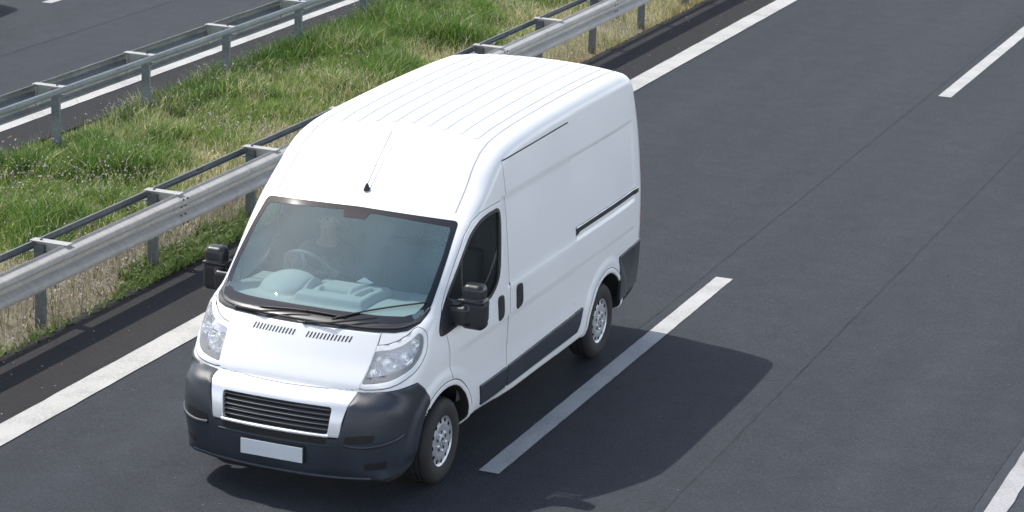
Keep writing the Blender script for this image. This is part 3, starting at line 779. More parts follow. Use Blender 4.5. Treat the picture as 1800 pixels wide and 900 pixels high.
def panel(name, outline, frame, mat, parent, off=.003, depth=.012, step=.03, holes=(), edge=0., fn=None, mirror=0, up=False, shape=None, joinm=False, ne=.011):
    """a sheet laid on the body, with its edge turned in by depth (or turned up when up); mirror=1 builds the right-hand twin"""
    O = resample(outline, step)
    if area2(O) < 0: O = O[::-1]
    H = [resample(h, step) for h in holes]; H = [h[::-1] if area2(h) > 0 else h for h in H]
    loops = [O]+H; pts = list(loops)
    lo, hi = O.min(0), O.max(0)
    gx, gy = np.meshgrid(np.arange(lo[0], hi[0]+step, step), np.arange(lo[1], hi[1]+step, step*.87), indexing='ij')
    gx = gx+(np.arange(gx.shape[1])[None] % 2)*step*.5
    G = np.stack([gx.ravel(), gy.ravel()], 1)
    def dall(Q): return np.min([dist_to(l, Q) for l in loops], 0)
    def ins(Q):
        r = inside(O, Q)
        for h in H: r &= ~inside(h, Q)
        return r
    if edge:
        for l in loops:
            for f in (.3, .65, 1.1): pts.append((lambda q: q[ins(q) & (dall(q) > edge*f*.8)])(-(grow(l, 0)*0)+grow(l, -edge*f if area2(l) > 0 else edge*f)))
    G = G[ins(G)]; G = G[dall(G) > max(step*.45, edge*1.4)]
    pts.append(G); A = np.concatenate(pts)
    edges = []; b0 = 0
    for l in loops: edges += [(b0+i, b0+(i+1) % len(l)) for i in range(len(l))]; b0 += len(l)
    v2, _, fc, ov, _, _ = delaunay_2d_cdt([Vector(q) for q in A], edges, [], 0, 1e-6)
    v2 = np.array([tuple(v) for v in v2]); T = np.array([f for f in fc if len(f) == 3])
    T = T[ins(v2[T].mean(1))]
    cr = np.cross(v2[T[:, 1]]-v2[T[:, 0]], v2[T[:, 2]]-v2[T[:, 0]]); T = T[abs(cr) > 1e-10]; cr = cr[abs(cr) > 1e-10]; T[cr < 0] = T[cr < 0][:, ::-1]
    o_ = np.full(len(v2), off)
    if edge:
        d = np.minimum(dall(v2)/edge, 1); o_ = o_-edge*.6*(1-np.sqrt(np.maximum(1-(1-d)**2, 0)))
    if shape is not None: o_ = o_+shape(v2)
    P = put(frame, v2, o_, fn); N = normals_at(P, fn, ne)
    if edge or shape is not None:      # tilt the normals to follow the rounded edge
        tv = np.zeros_like(P)
        fnrm = np.cross(P[T[:, 1]]-P[T[:, 0]], P[T[:, 2]]-P[T[:, 0]])
        for k in range(3): np.add.at(tv, T[:, k], fnrm)
        tv /= np.linalg.norm(tv, axis=1, keepdims=True)+1e-12
        tv *= np.sign((tv*N).sum(1, keepdims=True)); N = tv
    # wind the faces outwards
    fn_ = np.cross(P[T[0, 1]]-P[T[0, 0]], P[T[0, 2]]-P[T[0, 0]])
    flip = fn_@N[T[0, 0]] < 0
    if flip: T = T[:, ::-1]
    V = [P]; NN = [N]; Q = []; base = len(P)
    if depth:
        # boundary edges = edges used once
        E = {}
        for t in T:
            for a, b in ((t[0], t[1]), (t[1], t[2]), (t[2], t[0])): E[(a, b)] = E.get((a, b), 0)+1
        be = [(a, b) for (a, b) in E if (b, a) not in E]
        s = 1 if up else -1
        for a, b in be:
            pa, pb = P[a], P[b]; na, nb = normals_at(np.stack([pa, pb]), fn)
            side = np.cross(pb-pa, na); side /= np.linalg.norm(side)+1e-12
            if up: side = -side
            V.append(np.stack([pa, pb, pb+s*depth*nb, pa+s*depth*na])); NN.append(np.tile(side, (4, 1)))
            Q.append((base, base+3, base+2, base+1) if not up else (base, base+1, base+2, base+3)); base += 4
    V = np.concatenate(V); NN = np.concatenate(NN); F_ = [T]+([np.array(Q)] if Q else [])
    def make(m):
        VV, N2, FF = V.copy(), NN.copy(), [f.copy() for f in F_]
        if m: VV[:, 0] *= -1; N2[:, 0] *= -1; FF = [f[:, ::-1] for f in FF]
        return np_mesh(name, VV, FF, mat, parent, True, N2)
    if joinm:
        VV = np.concatenate([V, V*[-1, 1, 1]]); N2 = np.concatenate([NN, NN*[-1, 1, 1]]); FF = F_+[f[:, ::-1]+len(V) for f in F_]
        return np_mesh(name, VV, FF, mat, parent, True, N2)
    return make(mirror)

def ribbon(name, path, frame, width, mat, parent, off=.0015, thick=.004, closed=False, mirror=0, step=.03, fn=None, smoothk=0):
    """a narrow raised strip following a path on the body (panel gaps, lips, cords)"""
    p = np.asarray(path, float)
    if smoothk: p = catmull(p, smoothk, closed)
    p = resample(p, step, closed)
    P = put(frame, p, off, fn); N = normals_at(P, fn); n = len(P)
    t = np.roll(P, -1, 0)-np.roll(P, 1, 0)
    if not closed: t[0] = P[1]-P[0]; t[-1] = P[-1]-P[-2]
    t /= np.linalg.norm(t, axis=1, keepdims=True)+1e-12
    s = np.cross(N, t); w = width/2
    V = np.concatenate([P-s*w-N*thick, P-s*w*.8, P+s*w*.8, P+s*w-N*thick]); Fq = []
    for i in range(n if closed else n-1):
        j = (i+1) % n
        for k in range(3): Fq.append((k*n+i, (k+1)*n+i, (k+1)*n+j, k*n+j))
    Fq = np.array(Fq)
    if mirror: V = V*[-1, 1, 1]
    else: Fq = Fq[:, ::-1]
    o = np_mesh(name, V, Fq, mat, parent, True); return o

VAN = empty('van', (0, 0, 0))
tag(VAN, 'white high roofed panel van driving in the lane beside the guardrail', 'van')

# ---- outlines read off the vehicle: (x, z) at the front, (y, z) on the flank
sym = lambda h: [(-x, z) for x, z in h[::-1]]+list(h)       # half outline (x > 0, from the centre outwards) to whole
GLASS_OUT = np.array(sym([(.0,1.338),(.33,1.334),(.56,1.325),(.70,1.323),(.80,1.335),(.850,1.375),(.868,1.42)])[:-0 or None]+[(.866,1.56),(.850,1.75),(.832,1.885),(.826,1.925),(.80,1.940),(.60,1.949),(.3,1.958),(0,1.964)]+[(-.3,1.958),(-.60,1.949),(-.80,1.940),(-.826,1.925),(-.832,1.885),(-.850,1.75),(-.866,1.56)])
GLASS_IN = np.array(sym([(.0,1.374),(.33,1.372),(.56,1.366),(.72,1.366),(.785,1.383),(.814,1.425)])+[(.822,1.52),(.812,1.74),(.790,1.880),(.775,1.903),(.60,1.915),(.3,1.929),(.115,1.934),(.09,1.893),(-.09,1.893),(-.115,1.934),(-.3,1.929),(-.60,1.915),(-.775,1.903),(-.790,1.880),(-.812,1.74),(-.822,1.52)])
COWL = np.array(sym([(0,1.288),(.33,1.288),(.60,1.280),(.72,1.280),(.80,1.293),(.858,1.335),(.872,1.40)])+[(.862,1.43),(.838,1.380),(.795,1.342),(.70,1.330),(.56,1.332),(.33,1.341),(0,1.345),(-.33,1.341),(-.56,1.332),(-.70,1.330),(-.795,1.342),(-.838,1.380),(-.862,1.43)])
HOODP = np.array(sym([(0,.893),(.3,.897),(.581,.909),(.606,1.0),(.615,1.065),(.625,1.173),(.625,1.275)])+[(.33,1.284),(0,1.284),(-.33,1.284)])
WINDOW = np.array([(.82,1.94),(.93,1.945),(.99,1.945),(1.03,1.92),(1.038,1.86),(1.01,1.64),(.965,1.44),(.90,1.355),(.82,1.305),(.72,1.275),(.30,1.235),(-.03,1.205),(-.07,1.215),(-.065,1.255),(.0,1.35),(.08,1.43),(.24,1.57),(.41,1.735),(.53,1.84),(.67,1.91)])
DOOR = np.array([(1.165,.66),(1.160,1.02),(1.172,1.83),(1.150,1.995),(.90,1.992),(.71,1.980),(.60,1.935),(.47,1.845),(.31,1.70),(.16,1.55),(.03,1.41),(-.02,1.33),(.02,1.20),(.045,1.06),(.055,.90)]+[(.49*math.cos(math.radians(a)), .34+.49*math.sin(math.radians(a))) for a in range(80, 5, -7)]+[(.485,.405),(1.165,.405)])
SLIDER = np.array([(1.175,.405),(1.175,1.02),(1.186,1.83),(1.186,2.285),(1.82,2.292),(2.615,2.302),(2.635,2.05),(2.66,1.2),(2.70,.66),(2.69,.405)])

GLASS_OUT = rounded(GLASS_OUT, .05, 3); WINDOW = catmull(WINDOW, 3)
# ---- shell
V_, F_ = surface_nets(F, (-1.14, -1.1, .1), (1.14, 4.6, 2.6), .018)
V_ = project(F, V_); N_ = grad(F, V_); N_ /= np.linalg.norm(N_, axis=1, keepdims=True)
Cn = V_[F_].mean(1); Nf = N_[F_].mean(1)
ws_mid = grow(GLASS_OUT, -.012); wd_mid = grow(WINDOW, -.004)
LAMP = np.array([(R2*(x+y), z) for x, y, z in [(.620,-.517,1.160),(.724,-.469,1.172),(.791,-.417,1.198),(.844,-.353,1.238),(.880,-.290,1.285),(.905,-.270,1.262),(.922,-.295,1.200),(.927,-.330,1.150),(.921,-.388,1.096),(.900,-.451,1.054),(.859,-.522,1.020),(.817,-.573,.995),(.762,-.615,.975),(.673,-.660,.957),(.592,-.690,.948)]])
LAMP = rounded(LAMP, .02, 2)
cutw = inside(ws_mid, Cn[:, [0, 2]]) & (Cn[:, 1] < .7)
cutd = inside(wd_mid, Cn[:, [1, 2]]) & (abs(Cn[:, 0]) > .7)
ax_ = np.stack([abs(Cn[:, 0]), Cn[:, 1], Cn[:, 2]], 1)
cutl = inside(grow(LAMP, .012), np.stack([R2*(ax_[:, 0]+ax_[:, 1]), ax_[:, 2]], 1)) & (Cn[:, 1] < -.1) & ((abs(Nf[:, 0])*R2-Nf[:, 1]*R2) > .1)
cutg = (abs(Cn[:, 0]) < .445) & (Cn[:, 2] > .60) & (Cn[:, 2] < .80) & (Cn[:, 1] < -.5)
keep = ~(cutw | cutd | cutl | cutg)
inwell = np.zeros(len(F_), bool)
for cy, cz, r in ARCH: inwell |= (np.hypot(Cn[:, 1]-cy, Cn[:, 2]-cz) < r+.008) & (np.abs(Cn[:, 0]) < 1.03)
dark = inwell | ((Nf[:, 2] < -.6) & (Cn[:, 2] < .5)) | ((Cn[:, 2] < .86) & (Cn[:, 1] < -.5)) | ((Cn[:, 2] < .55) & (Cn[:, 1] < -.30)) | ((Cn[:, 2] < .47) & (Cn[:, 1] > 3.72))
body = np_mesh('body', V_, F_[keep], [PAINT, UNDER], VAN, True, N_)
body.data.polygons.foreach_set('material_index', dark[keep].astype(np.int32))

# ---- cabin lining seen through the glass
fl = lambda P: np.maximum(np.maximum(F0(P, False)+.045, P[..., 1]-1.16), np.maximum(-.40-P[..., 1], .55-P[..., 2]))
v, f = surface_nets(fl, (-1.1, -.5, .5), (1.1, 1.25, 2.4), .03)
c = v[f].mean(1); k = ~(inside(grow(GLASS_OUT, -.006), c[:, [0, 2]]) & (c[:, 1] < .62) & (c[:, 2] > 1.36)) & ~(inside(grow(WINDOW, -.01), c[:, [1, 2]]) & (abs(c[:, 0]) > .7)) & ~((c[:, 1] < .30) & (c[:, 2] < 1.36))
np_mesh('cabin_lining', v, f[k][:, ::-1], LINER, VAN, True)
# ---- glazing
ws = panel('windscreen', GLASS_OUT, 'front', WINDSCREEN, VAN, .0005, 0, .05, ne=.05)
panel('windscreen_border', GLASS_OUT, 'front', FRIT, ws, .0022, .004, .018, holes=[GLASS_IN], ne=.05)
for mirror in (0, 1):
    D = panel('door', DOOR, 'side', PAINT, VAN, .004, .008, .03, holes=[grow(WINDOW, .004)], edge=.006, mirror=mirror)
    ribbon('door_seam', list(DOOR), 'side', .010, SEAM, D, .0008, .003, True, mirror)
    panel('window', grow(WINDOW, .004), 'side', SIDEGLASS, D, -.010, 0, .04, mirror=mirror, ne=.05)
    panel('window_rubber', grow(WINDOW, .010), 'side', RUBBER, D, .004, .016, .02, holes=[grow(WINDOW, -.020)], mirror=mirror)
    # fixed quarter-light bar
    ribbon('window_bar', [(.335,1.25),(.40,1.71)], 'side', .020, RUBBER, D, -.006, .006, False, mirror)
    h = rounded([(.905,1.255),(1.035,1.250),(1.05,1.06),(.93,1.035)], .05, 4)
    hb = panel('door_handle', h, 'side', BLACK, D, .010, .012, .015, edge=.008, mirror=mirror)
    S = panel('sliding_door', SLIDER, 'side', PAINT, VAN, .004, .008, .035, edge=.006, mirror=mirror)
    ribbon('door_seam', [(1.19,2.287),(1.82,2.294),(2.615,2.304)], 'side', .012, GAP, S, .004, .004, False, mirror)
    ribbon('door_seam', list(SLIDER), 'side', .009, SEAM, S, .0008, .003, True, mirror)
    h = rounded([(1.285,1.255),(1.425,1.250),(1.44,1.06),(1.30,1.035)], .05, 4)
    panel('door_handle', h, 'side', BLACK, S, .010, .012, .015, edge=.008, mirror=mirror)
    r = panel('door_rail', rounded([(2.63,1.318),(2.70,1.318),(2.76,1.336),(4.27,1.336),(4.27,1.392),(2.63,1.392)], .012), 'side', GAP, VAN, .003, .006, .02, mirror=mirror)
    ribbon('rail_lip', [(2.66,1.385),(4.26,1.385)], 'side', .012, LAMPGREY, r, .010, .010, False, mirror)
    # protective side mouldings: door, sliding door
    M1 = np.array([(.615,.605),(1.155,.605),(1.155,.425),(.665,.425)])
    M2 = np.array([(1.185,.605),(2.875,.630),(2.83,.480),(2.77,.425),(1.185,.425)])
    panel('side_moulding', rounded(M1, .012), 'side', PLASTIC, D, .018, .020, .03, edge=.010, mirror=mirror)
    panel('side_moulding', rounded(M2, .015), 'side', PLASTIC, S, .018, .020, .03, edge=.010, mirror=mirror)
    # wheel-arch lips
    for (cy, cz, r), a0, a1 in zip(ARCH, (-3, -3), (128, 183)):
        th = np.radians(np.linspace(a0, a1, 40))
        arc = [(cy-.0+(r+.006)*math.cos(t), cz+(r+.006)*math.sin(t)) for t in th]+[(cy+(r+.045)*math.cos(t), cz+(r+.045)*math.sin(t)) for t in th[::-1]]
        panel('wheel_arch', arc, 'side', PAINT, VAN, .007, .05, .02, edge=.010, mirror=mirror)
        ribbon('arch_seam', [(cy+(r+.050)*math.cos(t), cz+(r+.050)*math.sin(t)) for t in (th if cy > 1 else th[14:])], 'side', .007, SEAM, VAN, .0012, .003, False, mirror)
    # rear bumper corner
    panel('rear_bumper', rounded([(3.79,.845),(4.20,.862),(4.455,.866),(4.455,.50),(4.36,.455),(3.80,.43),(3.775,.62)], .02), 'side', PLASTIC, VAN, .014, .02, .03, edge=.010, mirror=mirror)
    tl = panel('tail_lamp', rounded([(4.385,1.02),(4.44,1.02),(4.44,1.62),(4.385,1.62)], .02), 'side', TAIL, VAN, .006, .01, .03, edge=.006, mirror=mirror)
    # tall joint behind the sliding door, rear corner pillar joint
    ribbon('panel_seam', [(4.33,.88),(4.335,1.4),(4.325,2.0),(4.30,2.28)], 'side', .006, SEAM, VAN, .0008, .003, False, mirror)

# ---- bonnet, cowl
H = panel('bonnet', HOODP, 'front', PAINT, VAN, .006, .010, .022, edge=.007)
ribbon('bonnet_seam', list(HOODP), 'front', .010, SEAM, H, .0008, .003, True)
def slot(k, g):
    x0 = -.392+.0285*k if g == 0 else .066+.0285*k
    c = [(x0,1.208),(x0+.011,1.208),(x0+.024,1.247),(x0+.013,1.247)]
    return c
for g in (0, 1):
    # thirteen slots each side of the centre
    for k in range(13):
        c = resample(slot(k, g), .012); P = put('front', c, .0075); mesh_obj('louvre_slot', P, [tuple(range(len(P)))[::-1]], GAP, H)
CW = panel('cowl', COWL, 'front', BLACK, VAN, .004, .010, .018, edge=.006)
ribbon('cowl_lip', [(-.84,1.352),(-.76,1.326),(-.6,1.314),(-.3,1.316),(0,1.318),(.3,1.316),(.6,1.312),(.76,1.322),(.84,1.35)], 'front', .014, PLASTIC, CW, .012, .008, False, 0, smoothk=6)
for x0, x1 in ((-.66,-.02), (.02,.50)):
    panel('cowl_recess', rounded([(x0,1.293),(x1,1.293),(x1-.06,1.312),(x0+.03,1.312)], .006), 'front', GAP, CW, .0062, .003, .015)
# wipers: arm and blade lying on the glass
def wiper(piv, mid, b0, b1):
    t = MB()
    q = [put('front', [p], o)[0] for p, o in ((piv, .012), (((piv[0]*.6+mid[0]*.4), piv[1]*.6+mid[1]*.4), .040), (mid, .030))]
    t.tube(q, [.011, .009, .006], 8); t.lathe([(0, .012), (.017, .008), (.019, -.012)], q[0], 12, 'z')
    w = t.build('wiper', RUBBER, VAN, True)
    bl = MB(); n = 14
    pts = [put('front', [(b0[0]+(b1[0]-b0[0])*i/n, b0[1]+(b1[1]-b0[1])*i/n+.012*math.sin(math.pi*i/n))], .012)[0] for i in range(n+1)]
    bl.tube(pts, [.004]+[.0075]*(n-1)+[.004], 6); bl.build('wiper_blade', RUBBER, w, True)
wiper((-.60,1.306), (.02,1.366), (-.40,1.338), (.32,1.352))
wiper((.03,1.300), (.56,1.368), (.22,1.338), (.845,1.452))

# ---- headlights: bowl with reflector dishes behind a clear lens
for mirror in (0, 1):
    L = panel('headlight', LAMP, 'diag', LAMPGREY, VAN, -.060, .058, .02, mirror=mirror, up=True, fn=lambda P: F0(P, False), shape=lambda q: .004*np.sin(q[:, 0]*60+q[:, 1]*40))
    panel('lens', grow(LAMP, .002), 'diag', LENS, L, .003, .006, .02, edge=.006, mirror=mirror)
    s = -1 if mirror else 1
    for (x, z, R) in ((.668,1.015,.044), (.745,1.075,.056), (.842,1.110,.050), (.862,1.205,.032), (.660,1.100,.026)):
        a = None
        P = put('diag', [(0, z)], -.02)[0]
        # find the outline coordinate whose point has this x
        aa = np.linspace(LAMP[:, 0].min(), LAMP[:, 0].max(), 60); Q = put('diag', np.stack([aa, np.full(60, z)], 1), -.022)
        Pc = Q[np.argmin(abs(Q[:, 0]-x))]; ax = Vector((.30, -.90, .32)).normalized()
        mb = MB(); mb.lathe([(R, .006), (R*.985, .010), (R*.93, 0), (R*.72, -.022), (R*.40, -.036), (R*.16, -.040), (R*.15, -.008), (R*.08, -.002), (0, -.001)], (0, 0, 0), 24, 'z')
        M = ax.to_track_quat('Z', 'Y').to_matrix()
        mb.v = [tuple(M @ Vector(p)+Vector(Pc)) for p in mb.v]
        if mirror: mb.v = [(-p[0], p[1], p[2]) for p in mb.v]
        mb.build('reflector', CHROME, L, True)
    panel('lamp_rim', grow(LAMP, .034), 'diag', PAINT, L, .0030, .005, .014, holes=[grow(LAMP, -.001)], edge=.004, mirror=mirror)
    ribbon('lamp_seam', [tuple(p) for p in grow(LAMP, .036)], 'diag', .008, SEAM, L, .0016, .003, True, mirror)

# ---- front bumper
BT = [(.585,.905),(.67,.902),(.78,.914),(.868,.930),(.915,.940)]
diag = lambda x, y: R2*(x+y)
BUMP = np.array([(diag(.583,-.722),.898),(diag(.67,-.697),.902),(diag(.781,-.653),.914),(diag(.868,-.574),.931),(diag(.924,-.479),.943),(diag(.938,-.432),.944),(diag(.952,-.335),.872),(diag(.957,-.262),.790),(diag(.957,-.250),.735),(diag(.952,-.300),.69),(diag(.945,-.345),.60),(diag(.935,-.375),.50),(diag(.925,-.385),.40),(diag(.91,-.385),.30),(diag(.88,-.42),.262),(diag(.70,-.80),.248),(diag(.52,-.90),.245),
   (diag(.520,-.935),.585),(diag(.545,-.90),.70),(diag(.570,-.862),.83),(diag(.588,-.80),.868)])
BM = panel('front_bumper', np.array([(-.522,.245),(.522,.245),(.522,.575),(.40,.575),(.395,.532),(-.395,.532),(-.40,.575),(-.522,.575)]), 'front', PLASTIC, VAN, .006, .02, .025, edge=.004)
for mirror in (0, 1):
    c = panel('bumper_corner', BUMP, 'diag', PLASTIC, BM, .010, .03, .022, edge=.012, mirror=mirror)
    # fog-lamp and lower pockets: dark patches with recess shade in their colour; lip
    panel('fog_pocket', rounded([(diag(.565,-.91),.605),(diag(.70,-.88),.625),(diag(.775,-.836),.628),(diag(.765,-.848),.572),(diag(.70,-.88),.560),(diag(.555,-.915),.552)], .012), 'diag', GAP, BM, .0125, .004, .015, mirror=mirror)
    ribbon('pocket_lip', [(diag(.553,-.915),.540),(diag(.63,-.90),.532),(diag(.72,-.87),.534),(diag(.80,-.80),.545),(diag(.87,-.69),.562),(diag(.905,-.60),.580)], 'diag', .030, PLASTIC, c, .024, .014, False, mirror, smoothk=5)
    panel('lower_pocket', rounded([(diag(.70,-.86),.395),(diag(.84,-.74),.405),(diag(.83,-.75),.345),(diag(.71,-.86),.340)], .022), 'diag', BLACK, BM, .0125, .004, .015, mirror=mirror)
ribbon('bumper_lip', [(-.75,.262),(-.5,.250),(0,.246),(.5,.250),(.75,.262)], 'front', .030, PLASTIC, BM, .022, .016, False, 0, smoothk=8)
panel('lower_intake', rounded([(-.440,.583),(.440,.583),(.425,.530),(-.425,.530)], .008), 'front', GAP, BM, .0085, .006, .02)
ribbon('intake_lip', [(-.47,.520),(0,.516),(.47,.520)], 'front', .016, PLASTIC, BM, .016, .012, False, 0, smoothk=6)

# ---- silver surround and grille
SUR = np.array(sym([(0,.889),(.3,.892),(.580,.902),(.588,.885),(.585,.862),(.565,.82),(.545,.72),(.525,.592)])+[(.44,.588),(0,.584),(-.44,.588)])
GR = rounded([(-.455,.808),(.455,.808),(.437,.604),(-.437,.604)], .030, 5)
SU = panel('grille_surround', SUR, 'front', SILVER, VAN, .009, .03, .016, holes=[GR], edge=.008)
GG = panel('grille', grow(GR, .012), 'front', GAP, VAN, -.045, 0, .03, fn=lambda P: F0(P, False))
for k in range(5):
    z = .639+.0365*k; w = .436+.012*k/4
    ribbon('slat', [(-w, z), (-w*.5, z), (0, z), (w*.5, z), (w, z)], 'front', .007, SLAT, GG, -.006, .004, False, 0, fn=lambda P: F0(P, False))  # thin grey strip: highlight on the dark slat put into the colour
    ribbon('slat', [(-w, z+.006), (0, z+.006), (w, z+.006)], 'front', .018, BLACK, GG, -.012, .012, False, 0, fn=lambda P: F0(P, False))
ribbon('grille_bar', [(-.447,.597),(0,.593),(.447,.597)], 'front', .020, SILVER, SU, .018, .014, False, 0, smoothk=6)

# ---- number plate (blank), fixed on the bumper with a dark frame
pl = MB(); pl.box(-.258, .258, -.988, -.981, .368, .486); PLATE = pl.build('number_plate', PLATEM, VAN, bevel=.003)
pf = MB(); pf.box(-.266, .266, -.980, -.930, .360, .493); pf.build('plate_frame', BLACK, PLATE, bevel=.003)

# ---- mirrors
def box_sdf(P, c, h, r):
    q = np.abs(P-np.array(c))-np.array(h)+r
    return np.linalg.norm(np.maximum(q, 0), axis=-1)+np.minimum(q.max(-1), 0)-r
def smin(a, b, k): return np.minimum(a, b)-np.maximum(k-np.abs(a-b), 0)**2/(4*k)
def f_mirror(P):
    lower = box_sdf(P, (1.114, .215, 1.325), (.098, .070, .118), .046)
    cap = box_sdf(P, (1.110, .215, 1.495), (.088, .072, .070), .050)
    waist = box_sdf(P, (1.100, .215, 1.435), (.106, .076, .012), .011)
    arm = box_sdf(P, (1.00, .150, 1.315), (.085, .045, .075), .03)
    f = smin(smin(lower, waist, .02), cap, .02)
    # hollow line between the two halves and along the foot
    g = np.abs(P[..., 2]-1.262)-.004
    f = np.maximum(f, -np.maximum(g, -(lower+.006)))
    return smin(f, arm, .03)
for mirror in (0, 1):
    v, f = surface_nets(f_mirror, (.86, .08, 1.15), (1.30, .36, 1.65), .009); v = project(f_mirror, v, 4)
    n = grad(f_mirror, v, .003); n /= np.linalg.norm(n, axis=1, keepdims=True)
    if mirror: v = v*[-1, 1, 1]; n = n*[-1, 1, 1]; f = f[:, ::-1]
    mo = np_mesh('wing_mirror', v, f, BLACK, VAN, True, n)
    tri = np.array([(-.075,1.205),(.02,1.20),(.13,1.225),(.20,1.29),(.17,1.42),(.12,1.46),(.08,1.425),(.0,1.345),(-.07,1.26)])
    panel('mirror_base', rounded(tri, .015), 'side', BLACK, mo, .010, .014, .02, edge=.006, mirror=mirror)
    mg = MB(); s = -1 if mirror else 1
    mg.box(*sorted((s*1.035, s*1.20)), .289, .293, 1.27, 1.42); mg.build('mirror_glass', CHROME, mo, bevel=.002)

# ---- sealed joints between the roof skin and its side rails
SEALANT = simple('roof_sealant', (.42, .43, .44), .7)
for mirror in (0, 1):
    ribbon('roof_joint', [(.735, 1.10), (.725, 1.5), (.722, 4.27)], 'top', .016, SEALANT, VAN, .002, .004, False, mirror, smoothk=6)
    ribbon('roof_joint', [(.768, 1.985), (.765, 2.06), (.755, 2.18), (.742, 2.30), (.735, 2.352)], 'front', .014, SEALANT, VAN, .002, .004, False, mirror, smoothk=6)
# ---- pressed ribs along the roof
for k in range(9):
    x = -.60+.15*k; y0 = 1.42-.10*abs(k-4)/4
    panel('roof_rib', rounded([(x-.036, y0), (x+.036, y0), (x+.036, 4.16), (x-.036, 4.16)], .034, 4), 'top', PAINT, VAN, .0085, .010, .024, edge=.004)
# ---- aerial
b = put('top', [(0.0, .62)], 0)[0]
mb = MB(); mb.lathe([(0, .050), (.010, .048), (.016, .030), (.026, .006), (.028, -.01)], tuple(b), 16, 'z'); AN = mb.build('aerial', RUBBER, VAN, True)
mb = MB(); mb.tube([(0, b[1]+.01, b[2]+.04), (0, .85, 2.29), (0, 1.07, 2.445)], [.0038, .0034, .003], 6); mb.build('aerial_rod', SLAT, AN, True)

# ---- wheels
def wheel(cx, cy, s):
    """tyre, steel rim in the dark behind, silver cover with notches round its edge and a ring of nut caps"""
    t = MB(); W = .108
    prof = [(.200,-W+.01),(.225,-W+.002),(.27,-W-.004),(.305,-W+.004),(.325,-W+.020),(.336,-W+.040),(.338,-.055),(.338,-.052),(.328,-.050),(.328,-.042),(.338,-.040),(.338,-.008),(.328,-.006),(.328,.006),(.338,.008),(.338,.040),(.328,.042),(.328,.050),(.338,.052),(.338,.055),(.336,W-.040),(.325,W-.020),(.305,W-.004),(.27,W+.004),(.225,W-.002),(.200,W-.01),(.190,W-.03)]
    t.lathe([(r, s*h) for r, h in prof], (cx, cy, .338), 64); w = t.build('wheel', TYRE, VAN, auto=.6)
    d = MB(); d.lathe([(0, s*.02), (.196, s*.02), (.198, s*.10)], (cx, cy, .338), 48); d.build('rim', GAP, w, True)
    # cover: rings x segments with the notches left open
    NS = 96; rings = [(.030,.094),(.036,.092),(.062,.086),(.090,.083),(.112,.088),(.135,.089),(.150,.085),(.166,.080),(.182,.082),(.196,.090),(.201,.094),(.203,.088)]
    V = [(cx+s*(h+.004), cy+r*math.cos(2*math.pi*k/NS), .338+r*math.sin(2*math.pi*k/NS)) for r, h in rings for k in range(NS)]
    Fc = []
    for i in range(len(rings)-1):
        for k in range(NS):
            if i in (6, 7) and k % 8 in (0, 1, 2): continue
            Fc.append((i*NS+k, i*NS+(k+1) % NS, (i+1)*NS+(k+1) % NS, (i+1)*NS+k))
    Fc.append(tuple(range(NS)))
    mesh_obj('wheel_cover', V, Fc, COVER, w, True)
    n0 = None
    for k in range(10):
        a = math.pi*k/5+.3; p = (cx+s*(.088 if k % 2 else .0915), cy+.074*math.cos(a), .338+.074*math.sin(a))
        if k % 2: MB().lathe([(.012, 0), (.012, s*.012), (.009, s*.016), (0, s*.017)], p, 10).build('nut_cap', LAMPGREY, w, True)
        else: MB().lathe([(.014, 0), (.014, s*.001), (0, s*.001)], p, 10).build('cover_hole', GAP, w, True)
for cy in (0.0, 3.45):
    for s in (1, -1): wheel(s*.865, cy, s)

# ---- inside the cabin
gx = np.linspace(-.88, .88, 177); gy = np.linspace(-.40, .56, 97)
GX, GY = np.meshgrid(gx, gy, indexing='ij')
def dash_z(x, y):
    base = 1.325-.03*sstep(.1, .45, y)
    edge_y = .42-.10*sstep(.35, .8, np.abs(x))
    z = base-.5*sstep(edge_y, edge_y+.10, y)
    d = np.sqrt(((x+.46)/.23)**2+((y-.20)/.27)**2); z = np.maximum(z, 1.30+.145*np.sqrt(np.maximum(1-d**2, 0))*(1-sstep(.40, .5, y)))
    q = np.maximum(np.abs(x-.02)/.30, np.abs(y-.19)/.30); z = z+.06*(1-sstep(.90, 1.0, q))*(1-sstep(.42, .50, y))
    q2 = np.maximum(np.abs(x-.0)/.15, np.abs(y-.20)/.16); z = z+.025*(1-sstep(.85, 1.0, q2))
    for cx in (-.215, .215): z = z-.05*(1-sstep(.75, 1., np.maximum(np.abs(x-cx)/.036, np.abs(y-.20)/.17)))
    z = z-.045*(1-sstep(.75, 1., np.maximum(np.abs(x)/.13, np.abs(y-.065)/.030)))
    z = z-.012*(1-sstep(.0, .016, np.abs(q-1.02)*.3))
    z = z-.014*(1-sstep(.0, .02, np.abs(y+.20)))
    return z
GZ = np.minimum(dash_z(GX, GY), 9)
n1, n2 = GX.shape; i0 = (np.arange(n1-1)[:, None]*n2+np.arange(n2-1)[None]).ravel()
P = np.stack([GX, GY, GZ], -1).reshape(-1, 3)
f = F0(P, False); P[f > -.03, 2] -= 0
qd = np.stack([i0, i0+n2, i0+n2+1, i0+1], 1); okq = (F0(P, False)[qd] < -.004).all(1)
da = np_mesh('dashboard', P, qd[okq], DASH, VAN, True)
